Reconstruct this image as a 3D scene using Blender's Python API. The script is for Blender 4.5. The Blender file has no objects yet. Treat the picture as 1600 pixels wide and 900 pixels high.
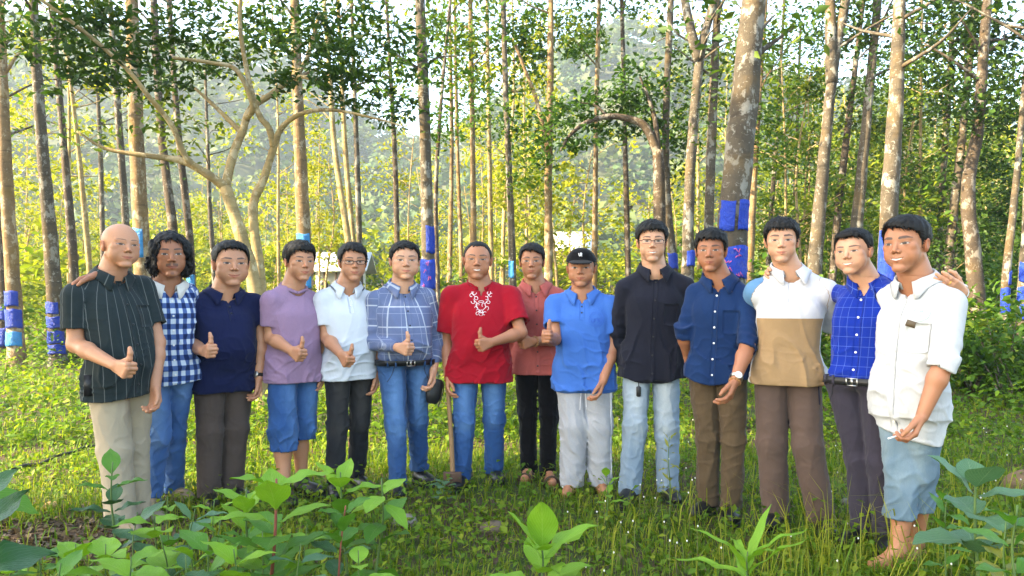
import bpy, math, random
import numpy as np
from mathutils import Vector

# ------------------------------------------------------------------ scene, camera, light
SC = bpy.context.scene
COL = SC.collection
FPX, CXP, HYP, CAMZ = 1150.0, 800.0, 470.0, 1.29      # photograph: focal length in px, centre, horizon, eye height
cam_data = bpy.data.cameras.new('camera')
cam_data.sensor_width = 36.0
cam_data.lens = 36.0 * FPX / 1600.0
cam_data.shift_y = (HYP - 450.0) / 1600.0
cam_data.clip_end = 3000.0
cam_data.clip_start = 0.05
cam = bpy.data.objects.new('camera', cam_data)
COL.objects.link(cam)
cam.location = (0, 0, CAMZ)
cam.rotation_euler = (math.radians(90), 0, 0)
SC.camera = cam

SUN_EL, SUN_AZ = math.radians(31), math.radians(-108)   # azimuth of the sun, clockwise from +Y
sun_dir = Vector((math.sin(SUN_AZ) * math.cos(SUN_EL), math.cos(SUN_AZ) * math.cos(SUN_EL), math.sin(SUN_EL)))
world = bpy.data.worlds.new('World')
SC.world = world
world.use_nodes = True
_nt = world.node_tree
_bg = _nt.nodes['Background']
_sky = _nt.nodes.new('ShaderNodeTexSky')
_sky.sky_type = 'NISHITA'
_sky.sun_disc = False
_sky.sun_elevation = SUN_EL
_sky.sun_rotation = SUN_AZ
_sky.air_density = 1.0
_sky.dust_density = 2.0
_sky.ozone_density = 1.0
_nt.links.new(_sky.outputs[0], _bg.inputs[0])
_bg.inputs[1].default_value = 0.15
sun_l = bpy.data.lights.new('sun', 'SUN')
sun_l.energy = 5.0
sun_l.angle = math.radians(0.6)
sun_l.color = (1.0, 0.82, 0.58)
sun_o = bpy.data.objects.new('sun', sun_l)
COL.objects.link(sun_o)
sun_o.rotation_euler = sun_dir.to_track_quat('Z', 'Y').to_euler()
SC.view_settings.view_transform = 'Standard'
SC.view_settings.look = 'None'
SC.view_settings.gamma = 1.0
SC.view_settings.use_curve_mapping = False
SC.view_settings.exposure = 2.78
SC.view_settings.use_white_balance = True          # the phone balanced for the shade
SC.view_settings.white_balance_temperature = 7100
SC.view_settings.white_balance_tint = 6
SC.render.engine = 'CYCLES'
SC.cycles.max_bounces = 6
SC.cycles.diffuse_bounces = 3
SC.cycles.glossy_bounces = 2
SC.cycles.transmission_bounces = 4
SC.cycles.transparent_max_bounces = 8
SC.cycles.volume_bounces = 0
SC.cycles.use_denoising = True
SC.cycles.sample_clamp_indirect = 6.0

HAZE_D = 0.0009
rng = np.random.default_rng(7)
random.seed(7)

def pix(px, py, d):
    """photo pixel -> point at depth d (metres along the view axis)"""
    return np.array([(px - CXP) / FPX * d, d, CAMZ - (py - HYP) / FPX * d])

# ------------------------------------------------------------------ object helpers
def tag(o, label=None, cat=None, group=None, kind=None):
    if label: o['label'] = label
    if cat: o['category'] = cat
    if group: o['group'] = group
    if kind: o['kind'] = kind
    return o

def empty(name, loc, label=None, cat=None, group=None):
    o = bpy.data.objects.new(name, None)
    o.empty_display_size = 0.1
    o.location = loc
    COL.objects.link(o)
    return tag(o, label, cat, group)

def mesh_data(name, V, Fq, mat, smooth=True, attrs=None):
    """V (n,3); Fq array (m,k) or list of such arrays; attrs: name -> (n,), (n,3) or (n,4)"""
    V = np.asarray(V, dtype=np.float32)
    if not isinstance(Fq, list): Fq = [Fq]
    Fq = [np.asarray(f, dtype=np.int32) for f in Fq if len(f)]
    me = bpy.data.meshes.new(name)
    me.vertices.add(len(V))
    me.vertices.foreach_set('co', V.ravel())
    if Fq:
        loops = np.concatenate([f.ravel() for f in Fq])
        tot = np.concatenate([np.full(len(f), f.shape[1], dtype=np.int32) for f in Fq])
        st = np.concatenate([[0], np.cumsum(tot)[:-1]]).astype(np.int32)
        me.loops.add(len(loops))
        me.loops.foreach_set('vertex_index', loops)
        me.polygons.add(len(tot))
        me.polygons.foreach_set('loop_start', st)
        me.polygons.foreach_set('loop_total', tot)
    me.update(calc_edges=True)
    me.validate()
    if smooth and len(me.polygons):
        me.polygons.foreach_set('use_smooth', np.ones(len(me.polygons), dtype=bool))
    for k, a in (attrs or {}).items():
        a = np.asarray(a, dtype=np.float32)
        if a.ndim == 1:
            t = me.attributes.new(k, 'FLOAT', 'POINT'); t.data.foreach_set('value', a)
        elif a.shape[1] == 3:
            t = me.attributes.new(k, 'FLOAT_VECTOR', 'POINT'); t.data.foreach_set('vector', a.ravel())
        else:
            t = me.attributes.new(k, 'FLOAT_COLOR', 'POINT'); t.data.foreach_set('color', a.ravel())
    if mat: me.materials.append(mat)
    return me

def obj(name, me, parent=None, loc=(0, 0, 0)):
    o = bpy.data.objects.new(name, me)
    COL.objects.link(o)
    o.location = loc
    if parent is not None: o.parent = parent
    return o

class MB:
    """collects pieces of ONE mesh"""
    def __init__(s): s.V = []; s.F = {}; s.n = 0; s.A = []
    def add(s, V, F, a=0.0):
        V = np.asarray(V, dtype=np.float32).reshape(-1, 3)
        if not isinstance(F, list) or (len(F) and not isinstance(F[0], np.ndarray)): F = [np.asarray(F)]
        for f in F:
            if len(f): s.F.setdefault(f.shape[1], []).append(f + s.n)
        s.V.append(V); s.n += len(V)
        s.A.append(np.full(len(V), a, dtype=np.float32) if np.isscalar(a) else np.asarray(a, dtype=np.float32))
        return s
    def tube(s, pts, rad, n=8, a=0.0, cap=True):
        pts = np.asarray(pts, dtype=float); rad = np.broadcast_to(np.asarray(rad, dtype=float), (len(pts),))
        V, F = tube(pts, rad, n, cap)
        return s.add(V, F, a)
    def data(s, name, mat, smooth=True, attr='tone'):
        V = np.concatenate(s.V); F = [np.concatenate(v) for v in s.F.values()]
        return mesh_data(name, V, F, mat, smooth, {attr: np.concatenate(s.A)})
    def build(s, name, mat, parent=None, loc=(0, 0, 0), smooth=True):
        return obj(name, s.data(name, mat, smooth), parent, loc)

def frames(pts):
    t = np.gradient(pts, axis=0) if len(pts) > 2 else np.repeat((pts[1:] - pts[:1]), 2, 0)
    t = t / (np.linalg.norm(t, axis=1, keepdims=True) + 1e-9)
    ref = np.array([0, 0, 1.0]) if abs(t[0][2]) < 0.9 else np.array([1.0, 0, 0])
    u = np.zeros_like(t)
    v0 = np.cross(t[0], ref); v0 /= np.linalg.norm(v0) + 1e-9
    u[0] = v0
    for i in range(1, len(t)):
        w = u[i - 1] - t[i] * np.dot(u[i - 1], t[i])
        u[i] = w / (np.linalg.norm(w) + 1e-9)
    return t, u, np.cross(t, u)

def tube(pts, rad, n=8, cap=True):
    t, u, w = frames(pts)
    ang = np.linspace(0, 2 * math.pi, n, endpoint=False)
    V = pts[:, None, :] + rad[:, None, None] * (np.cos(ang)[None, :, None] * u[:, None, :] + np.sin(ang)[None, :, None] * w[:, None, :])
    m = len(pts)
    i, j = np.meshgrid(np.arange(m - 1), np.arange(n), indexing='ij')
    j2 = (j + 1) % n
    Q = np.stack([i * n + j, i * n + j2, (i + 1) * n + j2, (i + 1) * n + j], -1).reshape(-1, 4)
    V = V.reshape(-1, 3)
    F = [Q]
    if cap:
        V = np.concatenate([V, pts[:1], pts[-1:]])
        k = np.arange(n); k2 = (k + 1) % n
        a, b = m * n, m * n + 1
        F.append(np.concatenate([np.stack([np.full(n, a), k2, k], -1), np.stack([np.full(n, b), (m - 1) * n + k, (m - 1) * n + k2], -1)]))
    return V, F

def box_vf(c, s, R=None):
    c = np.asarray(c, float); s = np.asarray(s, float) / 2
    v = np.array([[x, y, z] for x in (-1, 1) for y in (-1, 1) for z in (-1, 1)], float) * s
    if R is not None: v = v @ np.asarray(R).T
    f = np.array([[0, 1, 3, 2], [4, 6, 7, 5], [0, 4, 5, 1], [2, 3, 7, 6], [0, 2, 6, 4], [1, 5, 7, 3]])
    return v + c, f

def rotz(a):
    c, s = math.cos(a), math.sin(a)
    return np.array([[c, -s, 0], [s, c, 0], [0, 0, 1.0]])
def rotx(a):
    c, s = math.cos(a), math.sin(a)
    return np.array([[1.0, 0, 0], [0, c, -s], [0, s, c]])
def roty(a):
    c, s = math.cos(a), math.sin(a)
    return np.array([[c, 0, s], [0, 1.0, 0], [-s, 0, c]])

def catmull(P, k=6):
    P = np.asarray(P, float)
    if len(P) < 3: return np.linspace(P[0], P[-1], k + 1)
    Q = np.concatenate([[2 * P[0] - P[1]], P, [2 * P[-1] - P[-2]]])
    out = []
    for i in range(len(P) - 1):
        a, b, c, d = Q[i:i + 4]
        for t in np.linspace(0, 1, k, endpoint=False):
            out.append(0.5 * (2 * b + (c - a) * t + (2 * a - 5 * b + 4 * c - d) * t * t + (-a + 3 * b - 3 * c + d) * t ** 3))
    out.append(P[-1])
    return np.array(out)

# ------------------------------------------------------------------ material helpers
class NT:
    """small wrapper that writes shader nodes as expressions"""
    def __init__(s, name, rough=0.8):
        s.mat = bpy.data.materials.new(name); s.mat.use_nodes = True
        s.t = s.mat.node_tree; s.b = s.t.nodes['Principled BSDF']
        s.out = s.t.nodes['Material Output']
        s.b.inputs['Roughness'].default_value = rough
        s.b.inputs['Specular IOR Level'].default_value = 0.3
    def n(s, typ, **kw):
        x = s.t.nodes.new(typ)
        for k, v in kw.items(): setattr(x, k, v)
        return x
    def put(s, sock, v):
        if hasattr(v, 'links') or isinstance(v, bpy.types.NodeSocket): s.t.links.new(v, sock)
        elif isinstance(v, (tuple, list)) and len(v) == 3 and sock.type == 'RGBA': sock.default_value = (*v, 1)
        else: sock.default_value = v
    def m(s, op, a, b=0.0, c=0.0, clamp=False):
        x = s.n('ShaderNodeMath', operation=op, use_clamp=clamp)
        s.put(x.inputs[0], a); s.put(x.inputs[1], b); s.put(x.inputs[2], c)
        return x.outputs[0]
    def mix(s, f, a, b, mode='MIX'):
        x = s.n('ShaderNodeMix', data_type='RGBA', blend_type=mode)
        s.put(x.inputs[0], f); s.put(x.inputs[6], a); s.put(x.inputs[7], b)
        return x.outputs[2]
    def attr(s, name):
        return s.n('ShaderNodeAttribute', attribute_name=name)
    def sep(s, v):
        x = s.n('ShaderNodeSeparateXYZ'); s.put(x.inputs[0], v); return x.outputs
    def comb(s, a, b, c):
        x = s.n('ShaderNodeCombineXYZ'); s.put(x.inputs[0], a); s.put(x.inputs[1], b); s.put(x.inputs[2], c); return x.outputs[0]
    def coord(s, k='Object'):
        return s.n('ShaderNodeTexCoord').outputs[k]
    def mapping(s, v, scale=(1, 1, 1), rot=(0, 0, 0)):
        x = s.n('ShaderNodeMapping'); s.put(x.inputs[0], v); x.inputs['Scale'].default_value = scale; x.inputs['Rotation'].default_value = rot
        return x.outputs[0]
    def noise(s, v=None, scale=5.0, detail=3.0, rough=0.55, dist=0.0):
        x = s.n('ShaderNodeTexNoise')
        if v is not None: s.put(x.inputs['Vector'], v)
        x.inputs['Scale'].default_value = scale; x.inputs['Detail'].default_value = detail
        x.inputs['Roughness'].default_value = rough; x.inputs['Distortion'].default_value = dist
        return x.outputs[0]
    def ramp(s, f, stops):
        x = s.n('ShaderNodeValToRGB'); s.put(x.inputs[0], f)
        e = x.color_ramp.elements
        while len(e) < len(stops): e.new(0.5)
        for el, (p, c) in zip(e, stops):
            el.position = p; el.color = (*c, 1) if len(c) == 3 else c
        return x.outputs[0]
    def step(s, f, lo, hi):
        x = s.n('ShaderNodeMapRange', interpolation_type='SMOOTHSTEP')
        s.put(x.inputs[0], f); x.inputs[1].default_value = lo; x.inputs[2].default_value = hi
        return x.outputs[0]
    def bump(s, h, strength=0.3, dist=0.01, normal=None):
        x = s.n('ShaderNodeBump'); s.put(x.inputs['Height'], h)
        x.inputs['Strength'].default_value = strength; x.inputs['Distance'].default_value = dist
        if normal is not None: s.put(x.inputs['Normal'], normal)
        s.t.links.new(x.outputs[0], s.b.inputs['Normal']); return x.outputs[0]
    def rand(s): return s.n('ShaderNodeObjectInfo').outputs['Random']
    def color(s, c): s.put(s.b.inputs['Base Color'], c); return s
    def line(s, x, period, half, off=0.0, soft=0.25):
        """1 on lines of half width `half` repeating every `period` along x"""
        a = s.m('DIVIDE', s.m('ADD', x, off), period)
        fr = s.m('ABSOLUTE', s.m('SUBTRACT', s.m('FRACT', a), 0.5))
        h = half / period
        r = s.n('ShaderNodeMapRange'); s.put(r.inputs[0], fr)
        r.inputs[1].default_value = h * (1 + soft); r.inputs[2].default_value = h * (1 - soft)
        r.inputs[3].default_value = 0; r.inputs[4].default_value = 1
        return r.outputs[0]

def plain(name, c, rough=0.6, metal=0.0, var=0.12, scale=40.0, bump=0.0):
    k = NT(name, rough)
    n = k.noise(k.coord(), scale, 4)
    k.color(k.mix(k.m('MULTIPLY', n, 1.0), tuple(x * (1 - var) for x in c), tuple(min(1, x * (1 + var)) for x in c)))
    k.b.inputs['Metallic'].default_value = metal
    if bump: k.bump(n, bump, 0.004)
    return k.mat
# ------------------------------------------------------------------ ground, hill, haze
def ground_z(x, y):
    x = np.asarray(x, float); y = np.asarray(y, float)
    r = np.maximum(0, y - 7.5)
    z = .026 * r + .012 * np.maximum(0, x - 3) * np.clip((y - 3) / 6, 0, 1)
    z = z + .018 * np.sin(x * 1.7 + .6) * np.sin(y * 1.3) + np.clip((y - 7) / 6, 0, 1) * .10 * np.sin(x * .45 + 1) * np.cos(y * .38)
    z = z - .012 * np.maximum(0, 3.2 - y).clip(0, 10)
    return float(z) if z.ndim == 0 else z

def leaf_material(name, c0, c1, c2, trans=.35, rough=.55, spec=.25, bumpy=0.0):
    k = NT(name, rough)
    t = k.attr('tone').outputs['Fac']
    n = k.noise(k.coord(), .6, 2)
    f = k.m('ADD', t, k.m('MULTIPLY', k.m('SUBTRACT', n, .5), .35), clamp=True)
    col = k.ramp(f, [(0.0, c0), (.5, c1), (1.0, c2)])
    k.color(col)
    k.b.inputs['Specular IOR Level'].default_value = spec
    tr = k.n('ShaderNodeBsdfTranslucent')
    k.put(tr.inputs[0], k.mix(1.0, col, (1.0, 1.0, .55), 'MULTIPLY'))
    mx = k.n('ShaderNodeMixShader'); mx.inputs[0].default_value = trans
    k.t.links.new(k.b.outputs[0], mx.inputs[1]); k.t.links.new(tr.outputs[0], mx.inputs[2])
    k.t.links.new(mx.outputs[0], k.out.inputs[0])
    if bumpy: k.bump(k.noise(k.coord(), 60, 3), bumpy, .004)
    return k.mat

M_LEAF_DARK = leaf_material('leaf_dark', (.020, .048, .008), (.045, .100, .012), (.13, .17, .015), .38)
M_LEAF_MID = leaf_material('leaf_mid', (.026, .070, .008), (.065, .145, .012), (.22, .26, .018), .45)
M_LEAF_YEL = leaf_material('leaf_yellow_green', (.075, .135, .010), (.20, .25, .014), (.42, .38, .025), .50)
M_GRASS = leaf_material('grass_blades', (.050, .115, .008), (.125, .225, .014), (.32, .33, .035), .48)
M_HERB = leaf_material('herb_leaves', (.045, .110, .008), (.115, .215, .013), (.30, .33, .025), .48)
M_DRY = leaf_material('dry_litter', (.055, .032, .018), (.11, .07, .038), (.20, .14, .075), .15)
M_HILLWOOD = leaf_material('hill_foliage', (.030, .062, .016), (.060, .105, .024), (.12, .15, .035), .2)

def soil_mat():
    k = NT('forest_floor', .95)
    p = k.coord()
    n1 = k.noise(p, 1.3, 5, .6); n2 = k.noise(p, 14, 5, .65); n3 = k.noise(p, 70, 3)
    soil = k.mix(n2, (.040, .024, .014), (.115, .072, .042))
    moss = k.mix(n2, (.022, .038, .010), (.060, .085, .020))
    c = k.mix(k.step(n1, .38, .6), soil, moss)
    bare = k.attr('bare').outputs['Fac']
    c = k.mix(k.m('MULTIPLY', bare, .9), c, k.mix(n2, (.060, .030, .017), (.13, .075, .045)))
    k.color(c)
    k.bump(k.m('ADD', k.m('MULTIPLY', n2, .7), k.m('MULTIPLY', n3, .3)), .9, .04)
    return k.mat
def axis(lo, hi, fine_lo, fine_hi, fine, grow=1.25):
    a = list(np.arange(fine_lo, fine_hi + 1e-6, fine)); s = fine
    while a[-1] < hi: s *= grow; a.append(a[-1] + s)
    s = fine
    while a[0] > lo: s *= grow; a.insert(0, a[0] - s)
    return np.array(a)
gx, gy = axis(-420, 420, -9, 9, .14), axis(-60, 420, 1.0, 17, .14)
GX, GY = np.meshgrid(gx, gy, indexing='ij')
GZ = ground_z(GX, GY) + .012 * np.sin(GX * 9 + GY * 4) * np.sin(GY * 8 - GX * 3) * (np.abs(GX) < 10)
GZ = np.where(GY > 75, ground_z(GX, np.minimum(GY, 75)), GZ) 
def bare_at(x, y):
    b = np.exp(-(((x + 2.45) / .75) ** 2 + ((y - 3.95) / .42) ** 2) ** 2)
    return np.maximum(b, .55 * np.exp(-(((x + .25) / .5) ** 2 + ((y - 4.6) / .25) ** 2)))
ii, jj = np.meshgrid(np.arange(len(gx) - 1), np.arange(len(gy) - 1), indexing='ij')
ny = len(gy)
GQ = np.stack([ii * ny + jj, (ii + 1) * ny + jj, (ii + 1) * ny + jj + 1, ii * ny + jj + 1], -1).reshape(-1, 4)
tag(obj('ground', mesh_data('ground', np.stack([GX, GY, GZ], -1).reshape(-1, 3), GQ, soil_mat(), True, {'bare': bare_at(GX, GY).ravel()})), kind='structure')

def hill_z(x, y):
    ridge = 62 + 14 * np.sin(x * .012 + 1.9) + 7 * np.sin(x * .031 + .4) + 4 * np.sin(x * .07)
    ridge = ridge - 26 * np.exp(-((x + 25) / 42) ** 2) + 14 * np.exp(-((x + 120) / 70) ** 2) + 4 * np.exp(-((x - 38) / 22) ** 2)
    t = np.clip((y - 75) / 170, 0, 1); s = t * t * (3 - 2 * t)
    return 1.9 + ridge * s * np.clip(1 - (y - 245) / 400, .4, 1)
hx, hy_ = np.linspace(-420, 420, 85), np.concatenate([np.linspace(72, 260, 40), np.linspace(275, 420, 10)])
HX, HYg = np.meshgrid(hx, hy_, indexing='ij')
HZ = hill_z(HX, HYg) - .4
ii, jj = np.meshgrid(np.arange(len(hx) - 1), np.arange(len(hy_) - 1), indexing='ij'); nh = len(hy_)
HQ = np.stack([ii * nh + jj, (ii + 1) * nh + jj, (ii + 1) * nh + jj + 1, ii * nh + jj + 1], -1).reshape(-1, 4)
kk = NT('hill_ground', .95); kk.color(kk.mix(kk.noise(kk.coord(), .12, 4), (.030, .045, .016), (.075, .080, .034)))
tag(obj('hill', mesh_data('hill', np.stack([HX, HYg, HZ], -1).reshape(-1, 3), HQ, kk.mat)), kind='structure')

# ------------------------------------------------------------------ leaves
def unit(v): return v / (np.linalg.norm(v, axis=-1, keepdims=True) + 1e-9)
def leaf_cards(C, size, r, up=.5, wid=.32, droop=.25, tone=None, outward=None):
    """folded two-triangle leaves at centres C; returns V, F, tone"""
    n = len(C)
    size = np.broadcast_to(size, (n,)) * r.uniform(.65, 1.3, n)
    d = r.normal(size=(n, 3)); d[:, 2] *= .45
    if outward is not None: d = d * .7 + outward
    d = unit(d); d[:, 2] -= droop; d = unit(d)
    nn = r.normal(size=(n, 3)) * .7; nn[:, 2] += up * 2
    s = unit(np.cross(d, nn)); nn = np.cross(s, d)
    L = size[:, None]
    base = C - d * L * .5; tip = C + d * L * .5 - nn * L * .12
    m = C - d * L * .05
    a = m + s * L * wid + nn * L * .08; b = m - s * L * wid + nn * L * .08
    V = np.stack([base, a, tip, b], 1).reshape(-1, 3)
    k = np.arange(n) * 4
    F = np.concatenate([np.stack([k, k + 1, k + 2], 1), np.stack([k, k + 2, k + 3], 1)])
    t = r.uniform(0, 1, n) if tone is None else np.clip(tone + r.normal(0, .18, n), 0, 1)
    return V, F, np.repeat(t, 4)
def blob_points(c, rad, n, r, clumps=14, spread=.33):
    """points in loose clumps inside an ellipsoid: gaps stay between clumps"""
    c = np.asarray(c, float); rad = np.asarray(rad, float)
    k = unit(r.normal(size=(clumps, 3))) * r.uniform(.25, 1, (clumps, 1)) ** .6
    w = r.uniform(.4, 1.3, clumps); idx = r.choice(clumps, n, p=w / w.sum())
    q = k[idx] + r.normal(size=(n, 3)) * spread * w[idx][:, None] * .8
    return c + q * rad

# the wooded hill: a far wood that reads as one mass
r_h = np.random.default_rng(21)
mbh = MB()
nc_ = 2300
hy0 = 78 + 185 * r_h.uniform(0, 1, nc_) ** 1.1
hx0 = r_h.uniform(-.85, .85, nc_) * (hy0 + 30)
hr0 = r_h.uniform(2.2, 4.6, nc_)
hz0 = hill_z(hx0, hy0) + hr0 * .8
per = 46
cen = np.repeat(np.stack([hx0, hy0, hz0], 1), per, 0); rr_ = np.repeat(hr0, per)
dv = unit(r_h.normal(size=(nc_ * per, 3))); dv[:, 2] = np.abs(dv[:, 2]) * 1.1 - .25
P_ = cen + dv * rr_[:, None] * r_h.uniform(.55, 1.05, nc_ * per)[:, None]
V_, F_, T_ = leaf_cards(P_, rr_ * .42, r_h, .4, .42, .2, np.repeat(r_h.uniform(.1, .9, nc_), per))
mbh.add(V_, F_, T_)
tag(mbh.build('hill_wood', M_HILLWOOD, smooth=False), 'hazy green woodland covering the hillside behind the grove', 'woodland', kind='stuff')

# ------------------------------------------------------------------ bark and trunks
def bark_mat(name, base, pale, dark, moss=.0):
    k = NT(name, .92)
    p = k.coord(); rd = k.rand()
    pv = k.n('ShaderNodeVectorMath', operation='ADD'); k.put(pv.inputs[0], p); k.put(pv.inputs[1], k.comb(k.m('MULTIPLY', rd, 37.0), k.m('MULTIPLY', rd, 11.0), k.m('MULTIPLY', rd, 53.0)))
    p = pv.outputs[0]
    big = k.noise(k.mapping(p, (1, 1, .8)), 3.2, 5, .6, .4)
    band = k.noise(k.mapping(p, (1, 1, 5)), 3.0, 4, .6)
    fine = k.noise(k.mapping(p, (1, 1, .5)), 38, 5, .7)
    spk = k.noise(k.mapping(p, (1, 1, 1.4)), 17, 6, .72, .8)
    c = k.mix(k.step(big, .35, .65), base, tuple(x * .62 for x in base))
    c = k.mix(k.m('MULTIPLY', k.step(band, .52, .66), .55), c, dark)
    c = k.mix(k.m('MULTIPLY', k.step(k.noise(k.mapping(p, (1, 1, .7)), 6.5, 5, .68), .53, .60), .8), c, pale)
    c = k.mix(k.m('MULTIPLY', k.step(spk, .59, .64), .65), c, tuple(min(1, x * 1.15) for x in pale))
    c = k.mix(k.m('MULTIPLY', fine, .4), c, dark, 'MIX')
    if moss: c = k.mix(k.m('MULTIPLY', k.step(k.noise(p, 2.1, 4), .52, .66), moss), c, (.19, .115, .03))
    k.color(c)
    k.bump(k.m('ADD', k.m('MULTIPLY', fine, .6), k.m('MULTIPLY', band, .5)), .8, .025)
    return k.mat
M_BARK_GREY = bark_mat('bark_grey_lichen', (.105, .085, .060), (.31, .30, .26), (.030, .024, .017), .22)
M_BARK_TAN = bark_mat('bark_tan', (.26, .17, .085), (.44, .37, .26), (.065, .045, .027), .5)
M_BARK_DARK = bark_mat('bark_dark', (.075, .055, .038), (.26, .235, .20), (.03, .023, .017), .15)
M_BARK_PALE = bark_mat('bark_pale', (.38, .28, .13), (.52, .43, .27), (.15, .105, .05), .3)
BARK = dict(g=M_BARK_GREY, t=M_BARK_TAN, d=M_BARK_DARK, p=M_BARK_PALE)
def wrap_mat(name, c, c2):
    k = NT(name, .38)
    n = k.noise(k.coord(), 22, 5, .65, 1.5)
    n2 = k.noise(k.coord(), 7, 5, .7); cc = k.mix(n, c, c2); cc = k.mix(k.m('MULTIPLY', k.step(n2, .56, .70), .35), cc, (.10, .10, .14)); k.color(cc); k.bump(n, 1.0, .03)
    k.b.inputs['Specular IOR Level'].default_value = .2
    return k.mat
M_WRAP = wrap_mat('blue_plastic', (.006, .022, .26), (.022, .070, .46))
M_WRAPC = wrap_mat('cyan_plastic', (.015, .16, .48), (.07, .32, .62))
M_PINK = plain('pink_paint', (.55, .10, .22), .7)

def trunk_path(px, d, lean_d=0.0, extra=1.45):
    """photo polyline (top to bottom) at depth d -> 3-D path from the ground up past the frame"""
    P = [pix(x, y, d) for x, y in px][::-1]
    b = P[0]; v = (P[1] - P[0]); v = v / max(.2, v[2])
    gz = ground_z(b[0], d)
    foot = b + v * (gz - .12 - b[2]) * .7; foot[2] = gz - .12; foot[1] = d
    t = P[-1]; v2 = (P[-1] - P[-2]); v2 = v2 / max(.2, v2[2]); hgt = max(6.5, (t[2] - gz) * extra)
    top = t + v2 * max(.4, (gz + hgt - t[2]))
    path = [foot] + [p for p in P if p[2] > gz + .15] + [top]
    return np.array(path)

def trunk_mesh(mb, path, r0, r1, seed, n=10, step=.22):
    r = np.random.default_rng(seed)
    Q = catmull(path, 10)
    L = np.concatenate([[0], np.cumsum(np.linalg.norm(np.diff(Q, axis=0), axis=1))])
    m = max(8, min(60, int(L[-1] / step)))
    s = np.linspace(0, L[-1], m)
    Q = np.stack([np.interp(s, L, Q[:, i]) for i in range(3)], 1)
    rad = r0 + (r1 - r0) * (s / L[-1])
    rad = rad * (1 + .45 * np.exp(-s / .22)) 
    V, F = tube(Q, rad, n)
    dirs = V[:m * n].reshape(m, n, 3) - Q[:, None]
    ph = r.uniform(0, 6.28, 6); a = np.linspace(0, 2 * np.pi, n, endpoint=False)
    w = 1 + .05 * np.sin(2 * a[None] + ph[0] + s[:, None] * 1.3) + .05 * np.sin(3 * a[None] + ph[1] - s[:, None] * .9) + .035 * np.sin(s[:, None] * 7 + ph[2] + a[None]) + r.normal(0, .018, (m, n))
    V[:m * n] = (Q[:, None] + dirs * w[..., None]).reshape(-1, 3)
    mb.add(V, F)
    return Q, rad, s

def at_height(Q, rad, z):
    k = int(np.argmin(np.abs(Q[:, 2] - z))); return Q[k], rad[k]

def plastic_wrap(root, base, Q, rad, z0, z1, mat, a0=-80, a1=80, marks=0, seed=0):
    r = np.random.default_rng(seed); na, nz = 15, 9
    A, Z = np.meshgrid(np.radians(np.linspace(a0, a1, na)), np.linspace(z0, z1, nz), indexing='ij')
    c = np.stack([np.interp(Z, Q[:, 2], Q[:, i]) for i in range(3)], -1); c[..., 2] = Z
    rr = np.interp(Z, Q[:, 2], rad)
    dirs = np.stack([np.sin(A), -np.cos(A), np.zeros_like(A)], -1)
    rr = rr * 1.04 + .007 + .006 * np.sin(A * 5 + Z * 20 + seed) * np.sin(Z * 31 + A * 3) + r.normal(0, .0022, A.shape)
    c[..., 2] += .010 * np.sin(A * 4 + seed) * np.where((Z == z0) | (Z == z1), 1, 0)
    V = (c + dirs * rr[..., None]).reshape(-1, 3)
    i, j = np.meshgrid(np.arange(na - 1), np.arange(nz - 1), indexing='ij')
    F = np.stack([i * nz + j, (i + 1) * nz + j, (i + 1) * nz + j + 1, i * nz + j + 1], -1).reshape(-1, 4)
    o = obj('plastic_wrap', mesh_data('plastic_wrap', V - base, F, mat), root)
    md = o.modifiers.new('thickness', 'SOLIDIFY'); md.thickness = .006; md.offset = 1
    if marks:
        mb = MB()
        for k in range(marks):
            a = np.radians(r.uniform(a0 * .55, a1 * .55)); z = z0 + (z1 - z0) * (k + .5) / marks
            pts = []
            for t in np.linspace(0, 1, 7):
                aa = a + .35 * (t - .5) + .12 * r.normal() * .4; zz = z + .03 * r.normal() * .7
                p = np.array([np.interp(zz, Q[:, 2], Q[:, q]) for q in range(3)]); p[2] = zz
                pts.append(p + np.array([math.sin(aa), -math.cos(aa), 0]) * (np.interp(zz, Q[:, 2], rad) * 1.08 + .022))
            mb.tube(np.array(pts) - base, .004, 5)
        mb.build('painted_mark', M_PINK, o)
    return o

def limbs(mb, Q, rad, r, n, z0, z1, ln, seed=0):
    ends = []
    for k in range(n):
        z = r.uniform(z0, z1); p, rr = at_height(Q, rad, z)
        a = r.uniform(0, 6.28); l = ln * r.uniform(.5, 1.1)
        dv = np.array([math.cos(a), math.sin(a), r.uniform(.35, .9)])
        e = p + dv / np.linalg.norm(dv) * l
        mid = (p + e) / 2 + r.normal(0, .08, 3) * l
        mb.tube(catmull([p, mid, e], 4), np.linspace(max(.012, rr * .38), .008, 9), 5)
        ends += [mid, e]
    return ends

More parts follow.
